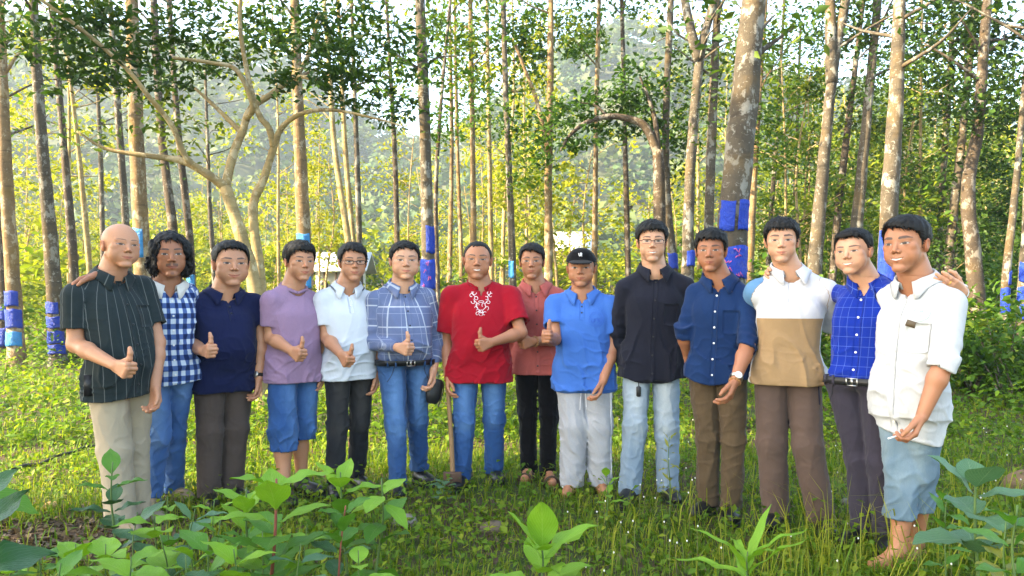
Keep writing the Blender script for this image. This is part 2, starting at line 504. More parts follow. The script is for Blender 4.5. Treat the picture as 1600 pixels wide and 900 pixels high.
# photo trunks: polyline top->bottom, width px low/high, depth, bark, crown(material, clusters), wraps (py0, py1, mat, a0, a1, marks), label
MID, DRK, YEL = M_LEAF_MID, M_LEAF_DARK, M_LEAF_YEL
TR = [
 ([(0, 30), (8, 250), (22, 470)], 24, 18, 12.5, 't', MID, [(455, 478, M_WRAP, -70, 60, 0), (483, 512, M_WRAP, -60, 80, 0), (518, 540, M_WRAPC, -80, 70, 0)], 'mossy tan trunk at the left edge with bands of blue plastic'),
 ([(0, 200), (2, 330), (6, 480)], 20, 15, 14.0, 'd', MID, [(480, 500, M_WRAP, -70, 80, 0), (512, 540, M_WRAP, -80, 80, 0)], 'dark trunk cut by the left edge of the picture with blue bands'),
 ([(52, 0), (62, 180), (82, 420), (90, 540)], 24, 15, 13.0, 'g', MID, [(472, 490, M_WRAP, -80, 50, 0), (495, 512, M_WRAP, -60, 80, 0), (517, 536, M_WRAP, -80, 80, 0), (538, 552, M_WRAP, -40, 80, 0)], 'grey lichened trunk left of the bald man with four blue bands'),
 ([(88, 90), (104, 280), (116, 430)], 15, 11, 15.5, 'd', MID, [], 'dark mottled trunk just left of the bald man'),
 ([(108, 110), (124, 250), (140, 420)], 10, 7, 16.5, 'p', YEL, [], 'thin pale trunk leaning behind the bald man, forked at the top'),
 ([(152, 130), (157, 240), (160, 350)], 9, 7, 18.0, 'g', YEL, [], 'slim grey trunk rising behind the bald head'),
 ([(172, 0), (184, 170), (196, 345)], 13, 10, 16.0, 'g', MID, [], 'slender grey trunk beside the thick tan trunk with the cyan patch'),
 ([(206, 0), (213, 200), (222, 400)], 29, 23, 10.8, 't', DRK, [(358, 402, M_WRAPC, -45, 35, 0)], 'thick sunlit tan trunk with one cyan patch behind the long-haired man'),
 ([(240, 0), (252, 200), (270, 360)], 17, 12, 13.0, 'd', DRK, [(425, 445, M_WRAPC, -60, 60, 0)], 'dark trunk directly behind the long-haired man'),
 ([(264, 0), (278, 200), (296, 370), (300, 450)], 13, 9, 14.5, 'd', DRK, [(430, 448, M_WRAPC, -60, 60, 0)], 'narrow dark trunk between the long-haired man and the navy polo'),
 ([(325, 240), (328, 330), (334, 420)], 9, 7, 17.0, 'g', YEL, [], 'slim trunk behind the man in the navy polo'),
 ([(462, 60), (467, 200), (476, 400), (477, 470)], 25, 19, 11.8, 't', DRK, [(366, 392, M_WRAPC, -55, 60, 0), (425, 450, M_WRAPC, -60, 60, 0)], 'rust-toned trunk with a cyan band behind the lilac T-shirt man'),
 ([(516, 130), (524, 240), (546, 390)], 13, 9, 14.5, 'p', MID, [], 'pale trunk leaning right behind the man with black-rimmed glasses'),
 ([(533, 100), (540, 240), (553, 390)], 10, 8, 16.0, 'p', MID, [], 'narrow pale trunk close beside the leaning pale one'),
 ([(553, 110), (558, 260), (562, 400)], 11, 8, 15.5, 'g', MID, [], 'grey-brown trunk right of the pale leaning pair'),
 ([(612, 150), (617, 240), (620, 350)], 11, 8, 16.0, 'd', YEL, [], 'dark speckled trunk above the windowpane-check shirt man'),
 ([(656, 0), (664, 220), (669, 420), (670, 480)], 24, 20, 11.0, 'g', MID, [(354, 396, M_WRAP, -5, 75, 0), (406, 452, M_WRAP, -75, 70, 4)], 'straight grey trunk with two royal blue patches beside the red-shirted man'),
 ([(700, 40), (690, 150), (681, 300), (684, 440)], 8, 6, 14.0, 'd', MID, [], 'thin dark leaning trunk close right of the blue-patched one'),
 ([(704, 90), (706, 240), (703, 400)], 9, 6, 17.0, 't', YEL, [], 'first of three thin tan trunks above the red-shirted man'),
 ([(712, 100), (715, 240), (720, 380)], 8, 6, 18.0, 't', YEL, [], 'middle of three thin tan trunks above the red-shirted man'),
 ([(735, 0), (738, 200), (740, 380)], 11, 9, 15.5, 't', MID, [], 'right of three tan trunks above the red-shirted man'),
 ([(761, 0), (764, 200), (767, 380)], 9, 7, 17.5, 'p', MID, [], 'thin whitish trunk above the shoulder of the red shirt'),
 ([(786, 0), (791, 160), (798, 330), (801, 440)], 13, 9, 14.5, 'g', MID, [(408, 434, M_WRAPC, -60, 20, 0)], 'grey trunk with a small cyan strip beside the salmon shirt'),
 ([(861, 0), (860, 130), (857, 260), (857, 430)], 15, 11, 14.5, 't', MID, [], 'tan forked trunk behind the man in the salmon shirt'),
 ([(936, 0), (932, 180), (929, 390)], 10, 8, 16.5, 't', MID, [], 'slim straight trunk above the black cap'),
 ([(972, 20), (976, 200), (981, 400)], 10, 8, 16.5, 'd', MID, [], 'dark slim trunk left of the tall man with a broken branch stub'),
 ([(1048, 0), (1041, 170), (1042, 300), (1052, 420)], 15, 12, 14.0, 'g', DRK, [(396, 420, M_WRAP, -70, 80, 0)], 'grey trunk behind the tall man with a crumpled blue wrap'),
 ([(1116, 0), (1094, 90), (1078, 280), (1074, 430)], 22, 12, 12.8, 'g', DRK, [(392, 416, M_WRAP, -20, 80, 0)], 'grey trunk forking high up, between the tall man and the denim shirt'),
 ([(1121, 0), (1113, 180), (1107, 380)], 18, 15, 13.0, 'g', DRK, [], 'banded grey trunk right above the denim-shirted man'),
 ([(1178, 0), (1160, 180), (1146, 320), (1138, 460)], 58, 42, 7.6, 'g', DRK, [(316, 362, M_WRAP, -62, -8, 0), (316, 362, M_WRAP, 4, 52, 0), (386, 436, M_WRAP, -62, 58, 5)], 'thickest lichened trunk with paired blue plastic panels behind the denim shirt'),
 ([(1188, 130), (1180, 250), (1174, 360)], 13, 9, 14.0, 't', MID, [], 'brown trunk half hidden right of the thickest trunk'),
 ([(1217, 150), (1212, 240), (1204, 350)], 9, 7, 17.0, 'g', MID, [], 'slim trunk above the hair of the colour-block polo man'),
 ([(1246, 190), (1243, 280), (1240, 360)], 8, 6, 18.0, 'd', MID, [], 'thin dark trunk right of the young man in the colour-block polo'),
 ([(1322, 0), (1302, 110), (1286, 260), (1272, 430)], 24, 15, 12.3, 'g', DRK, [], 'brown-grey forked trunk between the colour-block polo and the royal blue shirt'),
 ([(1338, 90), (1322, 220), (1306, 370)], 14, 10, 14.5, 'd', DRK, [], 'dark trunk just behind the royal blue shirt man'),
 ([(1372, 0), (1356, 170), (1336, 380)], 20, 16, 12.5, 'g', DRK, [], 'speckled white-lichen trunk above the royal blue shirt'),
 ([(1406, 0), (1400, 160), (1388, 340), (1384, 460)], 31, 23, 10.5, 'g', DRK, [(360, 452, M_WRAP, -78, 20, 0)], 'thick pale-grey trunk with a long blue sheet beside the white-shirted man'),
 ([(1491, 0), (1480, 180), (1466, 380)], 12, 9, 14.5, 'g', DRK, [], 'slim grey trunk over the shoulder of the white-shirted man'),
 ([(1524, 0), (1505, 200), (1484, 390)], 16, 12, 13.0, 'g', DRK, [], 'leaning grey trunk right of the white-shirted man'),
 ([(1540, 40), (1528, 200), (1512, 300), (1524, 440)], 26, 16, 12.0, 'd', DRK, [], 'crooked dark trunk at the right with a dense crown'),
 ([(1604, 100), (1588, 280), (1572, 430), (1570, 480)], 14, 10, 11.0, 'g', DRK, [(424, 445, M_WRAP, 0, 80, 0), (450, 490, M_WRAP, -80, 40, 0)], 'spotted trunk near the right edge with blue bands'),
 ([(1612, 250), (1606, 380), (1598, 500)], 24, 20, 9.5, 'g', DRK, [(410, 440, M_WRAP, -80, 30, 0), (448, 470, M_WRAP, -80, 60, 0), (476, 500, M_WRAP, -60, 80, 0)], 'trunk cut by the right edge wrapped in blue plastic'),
]
r_t = np.random.default_rng(5)
TREES = []
for ti, (px, w0, w1, d, bk, lm, wraps, lab) in enumerate(TR):
    path = trunk_path(px, d)
    base = np.array([path[0][0], path[0][1], ground_z(path[0][0], path[0][1])])
    r0 = w0 / 2 / FPX * d * 1.02; r1 = max(.02, w1 / 2 / FPX * d * .55)
    root = empty('tree', base, lab, 'tree', 'slender grove trees')
    mb = MB(); Q, rad, s = trunk_mesh(mb, path - base, r0, r1, ti)
    htop = Q[-1][2]
    ends = limbs(mb, Q, rad, r_t, 7, htop * .55, htop * .98, 1.3)
    if ti == 23: mb.tube(catmull([pix(857, 250, d) - base, pix(848, 200, d) - base, pix(836, 150, d + .1) - base, pix(805, 70, d) - base], 5), np.linspace(.06, .03, 16), 7)
    if ti == 27: mb.tube(catmull([pix(1092, 95, d) - base, pix(1080, 50, d) - base, pix(1070, 0, d + .1) - base, pix(1060, -70, d) - base], 5), np.linspace(.10, .06, 16), 8)
    if ti == 33: mb.tube(catmull([pix(1300, 130, d) - base, pix(1298, 60, d) - base, pix(1297, 0, d + .1) - base, pix(1294, -70, d) - base], 5), np.linspace(.11, .07, 16), 8)
    if ti == 25: mb.tube(np.array([pix(979, 330, d) - base, pix(988, 322, d) - base]), [.05, .03], 7)
    mb.build('trunk', BARK[bk], root)
    for (y0, y1, wm, a0, a1, mk) in wraps:
        z1_, z0_ = pix(0, y0, d)[2] - base[2], pix(0, y1, d)[2] - base[2]
        plastic_wrap(root, np.zeros(3), Q, rad, z0_, z1_, wm, a0, a1, mk, ti * 3 + int(y0) % 7)
    # own crown: clusters at the limb ends, mostly above the picture
    P = []
    for e in ends: P.append(blob_points(e, (.75, .75, .5), 10, r_t, 4, .4))
    if 13 < ti < 30:      # unseen high crowns, added above the picture to keep the right-hand trunks in half shade
        for q in range(3): P.append(blob_points(Q[-1] + r_t.normal(0, .7, 3) + np.array([0, 0, .3 + .7 * q]), (1.3, 1.3, .9), 170, r_t, 9, .35))
    P = np.concatenate(P)
    TREES.append(dict(root=root, base=base, d=d, pts=[(P, .17)], mat=lm, htop=htop, lab=lab))

# the pale spreading tree in front, limbs traced at its own depth
dJ = 8.6
baseJ = np.array([pix(408, 620, dJ)[0], dJ, 0]); baseJ[2] = ground_z(baseJ[0], dJ)
rootJ = empty('tree', baseJ, 'pale spreading many-limbed tree between the navy polo and lilac T-shirt men', 'tree')
J = lambda x, y, o=0.0: pix(x, y, dJ + o) - baseJ
mbJ = MB()
for pts, ra, rb in [
    ([(414, 660, 0), (405, 560, 0), (398, 450, 0), (380, 380, 0), (352, 292, 0)], .125, .085),
    ([(352, 292, 0), (318, 268, -.1), (280, 250, -.15), (228, 243, -.25), (165, 232, -.3), (120, 205, -.4)], .075, .012),
    ([(318, 268, -.1), (290, 245, -.2), (268, 195, -.3), (232, 150, -.5), (195, 105, -.6), (120, 40, -.8), (50, -10, -1)], .05, .02),
    ([(352, 292, 0), (365, 240, .1), (378, 208, .1), (392, 170, .15), (420, 150, .2), (452, 125, .3), (478, 95, .35), (500, 20, .5)], .07, .03),
    ([(378, 208, .1), (345, 175, .15), (305, 138, .2)], .045, .022),
    ([(385, 185, .1), (395, 165, 0), (370, 110, -.1), (330, 98, -.2), (270, 90, -.4)], .05, .02),
    ([(402, 560, .1), (408, 450, .15), (395, 330, .2), (412, 280, .2), (428, 230, .15), (440, 200, .1), (470, 178, 0), (520, 172, -.1), (590, 186, -.2), (640, 200, -.3)], .09, .006),
    ([(428, 230, .15), (420, 200, .1), (405, 180, .05), (390, 130, 0), (375, 40, 0), (380, -40, 0)], .055, .025),
    ([(452, 125, .3), (470, 120, .2), (495, 125, .1)], .04, .028)]:
    Pp = catmull([J(*p) for p in pts], 6); mbJ.tube(Pp, np.linspace(ra, rb, len(Pp)) * .78 * (1 + .05 * np.sin(np.arange(len(Pp)) * 1.7)), 9)
mbJ.build('trunk', M_BARK_PALE, rootJ)
TREES.append(dict(root=rootJ, base=baseJ, d=dJ, pts=[], mat=M_LEAF_DARK, htop=6, lab='J'))

# the dark arching tree in the middle distance
dA = 13.5
baseA = np.array([pix(1026, 520, dA)[0], dA, 0]); baseA[2] = ground_z(baseA[0], dA)
rootA = empty('tree', baseA, 'dark arching tree with drooping leaves above the black cap and the tall man', 'tree')
JA = lambda x, y, o=0.0: pix(x, y, dA + o) - baseA
mbA = MB()
for pts, ra, rb in [([(1024, 570), (1030, 400), (1030, 290), (1028, 235)], .13, .10), ([(1028, 240), (1010, 200), (985, 186), (950, 182), (915, 192), (890, 212), (876, 235)], .09, .02), ([(1028, 240), (1024, 190), (1012, 150), (1000, 120)], .06, .02), ([(950, 182), (930, 165), (905, 160)], .03, .012)]:
    Pp = catmull([JA(*p) for p in pts], 6); mbA.tube(Pp, np.linspace(ra, rb, len(Pp)), 8)
mbA.build('trunk', M_BARK_DARK, rootA)
TREES.append(dict(root=rootA, base=baseA, d=dA, pts=[], mat=M_LEAF_MID, htop=5, lab='A'))

# foliage masses seen in the photo: px, py, rx, ry (px), owner tree index, leaves, leaf size m, tone
J_, A_ = len(TREES) - 2, len(TREES) - 1
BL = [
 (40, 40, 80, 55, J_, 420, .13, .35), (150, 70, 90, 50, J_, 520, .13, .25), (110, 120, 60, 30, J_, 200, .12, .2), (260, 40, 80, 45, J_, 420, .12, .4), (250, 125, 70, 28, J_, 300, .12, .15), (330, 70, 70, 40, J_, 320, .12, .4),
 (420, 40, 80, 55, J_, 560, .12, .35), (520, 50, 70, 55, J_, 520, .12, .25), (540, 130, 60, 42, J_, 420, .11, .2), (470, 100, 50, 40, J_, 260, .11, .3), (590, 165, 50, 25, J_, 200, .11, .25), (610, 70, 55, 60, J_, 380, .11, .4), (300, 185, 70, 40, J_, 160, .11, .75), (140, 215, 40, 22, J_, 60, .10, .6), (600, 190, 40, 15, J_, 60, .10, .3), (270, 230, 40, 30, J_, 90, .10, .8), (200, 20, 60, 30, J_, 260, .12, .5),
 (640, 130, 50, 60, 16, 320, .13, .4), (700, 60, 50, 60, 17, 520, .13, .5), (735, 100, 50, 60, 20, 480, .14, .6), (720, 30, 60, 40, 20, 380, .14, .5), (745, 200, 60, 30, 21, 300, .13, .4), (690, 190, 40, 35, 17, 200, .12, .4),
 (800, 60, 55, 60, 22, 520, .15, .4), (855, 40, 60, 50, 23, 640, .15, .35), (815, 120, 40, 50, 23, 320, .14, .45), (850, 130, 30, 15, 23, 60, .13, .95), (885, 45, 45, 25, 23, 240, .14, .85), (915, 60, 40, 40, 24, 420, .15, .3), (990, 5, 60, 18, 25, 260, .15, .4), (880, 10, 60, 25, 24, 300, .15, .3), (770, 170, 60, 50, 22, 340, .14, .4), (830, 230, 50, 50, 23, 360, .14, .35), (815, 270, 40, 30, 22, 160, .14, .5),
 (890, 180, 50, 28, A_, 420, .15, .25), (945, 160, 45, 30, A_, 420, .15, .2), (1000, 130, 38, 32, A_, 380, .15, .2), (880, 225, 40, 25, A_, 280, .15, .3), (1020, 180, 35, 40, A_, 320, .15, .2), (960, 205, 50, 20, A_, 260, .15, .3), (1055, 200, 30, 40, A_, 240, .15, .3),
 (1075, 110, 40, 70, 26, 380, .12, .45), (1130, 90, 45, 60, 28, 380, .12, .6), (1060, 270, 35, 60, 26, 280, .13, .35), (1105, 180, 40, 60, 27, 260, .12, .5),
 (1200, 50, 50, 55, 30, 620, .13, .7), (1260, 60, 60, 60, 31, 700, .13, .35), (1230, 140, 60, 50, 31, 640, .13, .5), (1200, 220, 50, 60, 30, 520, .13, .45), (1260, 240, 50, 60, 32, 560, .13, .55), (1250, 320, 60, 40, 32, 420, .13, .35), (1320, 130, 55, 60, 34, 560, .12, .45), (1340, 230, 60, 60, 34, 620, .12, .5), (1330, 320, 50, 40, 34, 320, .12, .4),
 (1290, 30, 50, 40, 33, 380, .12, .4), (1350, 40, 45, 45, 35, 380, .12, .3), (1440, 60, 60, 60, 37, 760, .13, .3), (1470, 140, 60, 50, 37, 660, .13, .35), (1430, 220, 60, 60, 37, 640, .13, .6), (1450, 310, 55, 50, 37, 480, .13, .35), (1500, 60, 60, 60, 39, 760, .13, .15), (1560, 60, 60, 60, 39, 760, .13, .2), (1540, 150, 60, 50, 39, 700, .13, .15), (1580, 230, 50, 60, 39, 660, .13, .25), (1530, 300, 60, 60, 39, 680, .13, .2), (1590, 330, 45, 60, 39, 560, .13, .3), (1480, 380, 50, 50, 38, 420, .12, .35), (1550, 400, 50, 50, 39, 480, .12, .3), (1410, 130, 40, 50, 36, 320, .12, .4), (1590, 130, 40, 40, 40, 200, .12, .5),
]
for (x, y, rx, ry, own, n, ls, tn) in BL:
    T = TREES[own]; d = T['d'] + r_t.uniform(-.5, .9)
    c = pix(x, y, d) - T['base']
    sc = d / FPX
    n = int(n * (1.0 if own == J_ else .85 if x < 1150 else .95))
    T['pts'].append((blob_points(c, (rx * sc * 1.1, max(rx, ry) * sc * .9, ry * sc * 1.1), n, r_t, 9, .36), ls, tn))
for T in TREES:
    mb = MB()
    for e in T['pts']:
        P, ls = e[0], e[1]
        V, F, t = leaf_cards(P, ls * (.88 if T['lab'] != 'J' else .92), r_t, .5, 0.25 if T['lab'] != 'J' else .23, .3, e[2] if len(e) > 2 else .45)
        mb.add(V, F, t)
    if T['pts']: mb.build('crown', T['mat'], T['root'], smooth=False)

# ------------------------------------------------------------------ saplings and shrubs of the understorey (shared meshes)
def sapling_meshes(seed, h, lean):
    r = np.random.default_rng(seed); mb = MB(); mc = MB()
    path = np.array([[0, 0, -.1], [lean * .2, 0, h * .3], [lean * .6 + r.normal(0, .08), r.normal(0, .1), h * .65], [lean, r.normal(0, .15), h]])
    Q = catmull(path, 6); mb.tube(Q, np.linspace(.055, .015, len(Q)), 6)
    P = []
    for k in range(13):
        z = h * r.uniform(.28, 1.0); p = Q[int(np.argmin(np.abs(Q[:, 2] - z)))]
        a = r.uniform(0, 6.28); l = r.uniform(.35, 1.1)
        e = p + np.array([math.cos(a) * l, math.sin(a) * l, r.uniform(.1, .6)])
        mb.tube(np.array([p, (p + e) / 2 + r.normal(0, .05, 3), e]), [.016, .011, .006], 4)
        P.append(blob_points(e, (.5, .5, .4), 62, r, 4, .45))
    V, F, t = leaf_cards(np.concatenate(P), .15, r, .4, .27, .35, r.uniform(.45, .75)); mc.add(V, F, t)
    return mb.data('stem', M_BARK_PALE), [mc.data('crown', m, False) for m in (M_LEAF_YEL, M_LEAF_MID)]
r_s = np.random.default_rng(12)
SAP = [sapling_meshes(100 + k, h, l) for k, (h, l) in enumerate([(7.5, .3), (6, -.3), (8.5, .15), (5, .4), (9, -.2), (4, .1)])]
ns_ = 0
for k in range(120):
    d = r_s.uniform(17, 46); px_ = r_s.uniform(-60, 1660)
    if px_ > 1150 and d < 24: d += 8
    x = (px_ - CXP) / FPX * d
    s, cs = SAP[r_s.integers(len(SAP)) if not 840 < px_ < 1045 else (3, 5, 1)[int(r_s.integers(3))]]
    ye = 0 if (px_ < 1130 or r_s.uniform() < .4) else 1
    z = ground_z(x, d)
    root = empty('sapling', (x, d, z), 'thin sunlit sapling in the distant grove' if ye == 0 else 'thin green sapling among the far trees at the right', 'sapling', 'thin saplings in the grove behind' if ye == 0 else 'green saplings at the far right')
    root.rotation_euler = (0, 0, r_s.uniform(0, 6.28)); q = r_s.uniform(.75, 1.25) * (.62 if px_ < 760 and k % 4 else 1); root.scale = (q, q, q)
    obj('trunk', s, root); obj('crown', cs[ye], root)

def shrub_mesh(seed, n, mat, tone, ls=.11):
    r = np.random.default_rng(seed); mc = MB(); mb = MB()
    for k in range(7):
        a = r.uniform(0, 6.28); e = np.array([math.cos(a) * .45, math.sin(a) * .45, r.uniform(.5, 1.0)])
        mb.tube(np.array([[0, 0, -.05], e * .5 + r.normal(0, .05, 3), e]), [.014, .01, .005], 4)
    P = blob_points((0, 0, .55), (.62, .62, .52), n, r, 16, .3); P[:, 2] = np.abs(P[:, 2])
    V, F, t = leaf_cards(P, ls, r, .6, .28, .25, tone); mc.add(V, F, t)
    return mb.data('stem', M_BARK_DARK), mc.data('foliage', mat, False)
SHR = [shrub_mesh(200, 520, M_LEAF_YEL, .55), shrub_mesh(201, 620, M_LEAF_YEL, .35), shrub_mesh(202, 620, M_LEAF_MID, .5), shrub_mesh(203, 680, M_LEAF_MID, .3)]
def shrub(x, d, h, kind, lab, grp):
    root = empty('shrub', (x, d, ground_z(x, d)), lab, 'shrub', grp)
    root.rotation_euler = (0, 0, r_s.uniform(0, 6.28)); w = h * r_s.uniform(.8, 1.2); root.scale = (w, w, h)
    st, fo = SHR[kind]; obj('stem', st, root); obj('foliage', fo, root)
for k in range(46):
    d = r_s.uniform(13, 34); px_ = r_s.uniform(-40, 1130)
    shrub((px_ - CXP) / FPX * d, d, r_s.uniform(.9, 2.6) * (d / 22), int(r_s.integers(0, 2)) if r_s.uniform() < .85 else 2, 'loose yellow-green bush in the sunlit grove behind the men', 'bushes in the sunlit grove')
for k in range(34):
    d = r_s.uniform(8.5, 19); px_ = r_s.uniform(1180, 1680)
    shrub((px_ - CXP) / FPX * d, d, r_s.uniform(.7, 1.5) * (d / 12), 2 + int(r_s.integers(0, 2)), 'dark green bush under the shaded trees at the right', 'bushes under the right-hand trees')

for k in range(42):
    d = r_s.uniform(14, 27); px_ = r_s.uniform(1165, 1640); x = (px_ - CXP) / FPX * d
    s, cs = SAP[(0, 1, 3, 5, 2)[k % 5]]
    root = empty('sapling', (x, d, ground_z(x, d)), 'thin green sapling among the far trees at the right', 'sapling', 'green saplings at the far right')
    root.rotation_euler = (0, 0, r_s.uniform(0, 6.28)); q = r_s.uniform(.6, 1.0); root.scale = (q, q, q)
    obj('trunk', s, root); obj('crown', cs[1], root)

# ------------------------------------------------------------------ unseen trees added outside the left edge to block the sun
for k, (x, y, zc, rz, w) in enumerate([(-9.0, 1.5, 6.3, 2.6, 1.25), (-8.2, -.7, 7.0, 3.2, 1.9), (-10.2, .3, 8.0, 3.2, 1.6), (-12.0, 4.0, 9.8, 2.2, 2.3), (-9.4, -.15, 8.6, 2.4, 1.5)]):
    r = np.random.default_rng(300 + k); b = np.array([x, y, ground_z(x, y)])
    root = empty('tree', b, ['tall narrow tree', 'broad tree', 'tall leafy tree', 'very tall high-crowned tree', 'dense dark tree'][k] + ' added unseen past the left edge to cast shade', 'tree', 'unseen trees added to block the sun')
    mb = MB(); Q, rad, s = trunk_mesh(mb, np.array([[0, 0, -.1], [.1, 0, zc * .6], [-.1, .1, zc + rz * .7]]), .16, .05, 900 + k); mb.build('trunk', M_BARK_GREY, root)
    mc = MB(); P = blob_points((0, 0, zc), (w, w, rz), 4200, r, 46, .28)
    V, F, t = leaf_cards(P, .26, r, .4, .32, .2, .3); mc.add(V, F, t); mc.build('crown', M_LEAF_DARK, root, smooth=False)

# ------------------------------------------------------------------ huts
M_WALLW = plain('whitewash', (.62, .60, .55), .85, var=.2, scale=6)
M_ROOF = plain('tin_roof', (.50, .52, .54), .45, .3, .15, 9)
M_TIMBER = plain('hut_timber', (.22, .15, .09), .85, bump=.3)
M_DARKPANE = plain('dark_window', (.03, .035, .04), .2)
def hut(x0, x1, ytop, d, label, stilts=0.0):
    a, b = pix(x0, ytop, d), pix(x1, ytop, d); w = b[0] - a[0]; cx = (a[0] + b[0]) / 2
    gz = ground_z(cx, d); h = a[2] - gz
    root = empty('hut', (cx, d, gz), label, 'hut', )
    hw = h * .74
    mb = MB(); dep = w * .8
    for c, s in (((0, -dep / 2 + .05, stilts + (hw - stilts) / 2), (w, .1, hw - stilts)), ((0, dep / 2 - .05, stilts + (hw - stilts) / 2), (w, .1, hw - stilts)), ((-w / 2 + .05, 0, stilts + (hw - stilts) / 2), (.1, dep - .2, hw - stilts)), ((w / 2 - .05, 0, stilts + (hw - stilts) / 2), (.1, dep - .2, hw - stilts))):
        mb.add(*box_vf(c, s))
    mb.build('wall', M_WALLW if stilts == 0 else plain('woven_wall', (.42, .30, .16), .9), root, smooth=False)
    rf = MB(); o = .35
    V = np.array([[-w / 2 - o, -dep / 2 - o, hw - .05], [w / 2 + o, -dep / 2 - o, hw - .05], [w / 2 + o, 0, h], [-w / 2 - o, 0, h], [-w / 2 - o, dep / 2 + o, hw - .05], [w / 2 + o, dep / 2 + o, hw - .05]])
    V = np.concatenate([V, V - np.array([0, 0, .07])])
    rf.add(V, [np.array([[0, 1, 2, 3], [3, 2, 5, 4], [7, 6, 9, 8], [8, 9, 10, 11], [0, 6, 7, 1], [4, 5, 11, 10], [0, 3, 9, 6], [1, 7, 8, 2], [3, 4, 10, 9], [2, 8, 11, 5]])])
    rf.build('roof', M_ROOF, root, smooth=False)
    for k in (-.28, .22):
        V, F = box_vf((k * w, -dep / 2 - .02, stilts + (hw - stilts) * .55), (w * .16, .06, (hw - stilts) * .4)); obj('window', mesh_data('window', V, F, M_DARKPANE, False), root)
    for k in np.linspace(-.5, .5, 5):
        V, F = box_vf((k * (w + .1), -dep / 2 - .16, hw / 2), (.08, .08, hw - .1)); obj('post', mesh_data('post', V, F, M_TIMBER, False), root)
hut(500, 566, 394, 27, 'whitewashed hut glimpsed behind the man with black-rimmed glasses')
hut(866, 922, 362, 48, 'small pale-roofed hut on posts behind the black cap', 1.2)
# ------------------------------------------------------------------ grass, herbs, litter (nobody could count these)
r_g = np.random.default_rng(99)
def scatter(n, y0, y1, pw=1.0, margin=1.12):
    y = y0 + (y1 - y0) * r_g.uniform(0, 1, n) ** pw
    x = r_g.uniform(-1, 1, n) * (.70 * y * margin + .25)
    return x, y
def blades(x, y, ln, wid, lean, tone):
    n = len(x); z = ground_z(x, y)
    B = np.stack([x, y, z - .01], 1); a = r_g.uniform(0, 6.28, n)
    dv = np.stack([np.cos(a), np.sin(a), np.zeros(n)], 1); sd = np.stack([-np.sin(a + .6), np.cos(a + .6), np.zeros(n)], 1)
    up = np.array([0, 0, 1.0])
    l = ln[:, None]; le = lean[:, None]
    M = B + up * l * .62 + dv * l * le * .35; T = B + up * l * (1 - .45 * le) + dv * l * le * 1.0
    w = wid[:, None]
    V = np.stack([B + sd * w, B - sd * w, M + sd * w * .8, M - sd * w * .8, T], 1).reshape(-1, 3)
    k = np.arange(n) * 5
    return V, [np.stack([k, k + 1, k + 3, k + 2], 1), np.stack([k + 2, k + 3, k + 4], 1)], np.repeat(tone, 5)
mb = MB()
def patchy(x, y, s=1.0): return .5 + .5 * np.sin(x * 2.3 * s + 1.1 * np.sin(y * 1.9 * s)) * np.cos(y * 2.7 * s + .8 * np.sin(x * 1.7 * s))
for n, y0, y1, l0, l1, w0 in ((52000, 2.6, 6.2, .05, .15, .0032), (30000, 5.5, 12, .06, .17, .005), (1800, 3.0, 5.2, .18, .36, .0028)):
    x, y = scatter(n, y0, y1, 1.1)
    keep = r_g.uniform(0, 1, n) > bare_at(x, y) * .93
    keep &= r_g.uniform(0, 1, n) < .35 + .65 * patchy(x, y)
    x, y = x[keep], y[keep]; m = len(x)
    ln = r_g.uniform(l0, l1, m) * (.6 + .6 * patchy(x, y, .6))
    if n == 1800: ln *= .6 + .7 * np.clip(x / 1.5, 0, 1)
    tone = np.clip(.52 + .24 * r_g.normal(size=m) + .15 * (patchy(x, y, 1.7) - .5), 0, 1)
    if n == 1800: tone = np.clip(tone + .45, 0, 1)
    mb.add(*blades(x, y, ln, w0 * r_g.uniform(.7, 1.4, m), r_g.uniform(.1, 1.0, m), tone))
tag(mb.build('grass', M_GRASS, smooth=False), 'short green grass covering the clearing floor', 'grass', kind='stuff')
mb = MB()
for n, y0, y1, ls, hz in ((34000, 2.7, 7.5, .042, .10), (42000, 6.5, 15, .075, .22), (30000, 13, 40, .15, .35)):
    x, y = scatter(n, y0, y1, 1.05)
    keep = r_g.uniform(0, 1, n) > bare_at(x, y) * .95
    keep &= r_g.uniform(0, 1, n) < .25 + .75 * patchy(x + 3, y, .8)
    x, y = x[keep], y[keep]; m = len(x)
    rt = np.clip((x - 2.0) / 1.6, 0, 1) * np.clip((y - 4) / 2, 0, 1)
    h = np.abs(r_g.normal(0, 1, m)) * hz * (.25 + .75 * patchy(x, y, .9)) * (1 + 1.5 * rt)
    P = np.stack([x, y, ground_z(x, y) + .012 + h], 1)
    V, F, t = leaf_cards(P, ls, r_g, 1.1, .34, .1, np.clip(.52 - .15 * rt + .25 * (patchy(x, y, 2.1) - .5), 0, 1)); mb.add(V, F, t)
tag(mb.build('ground_cover', M_HERB, smooth=False), 'low leafy weeds carpeting the clearing and the grove floor', 'weeds', kind='stuff')
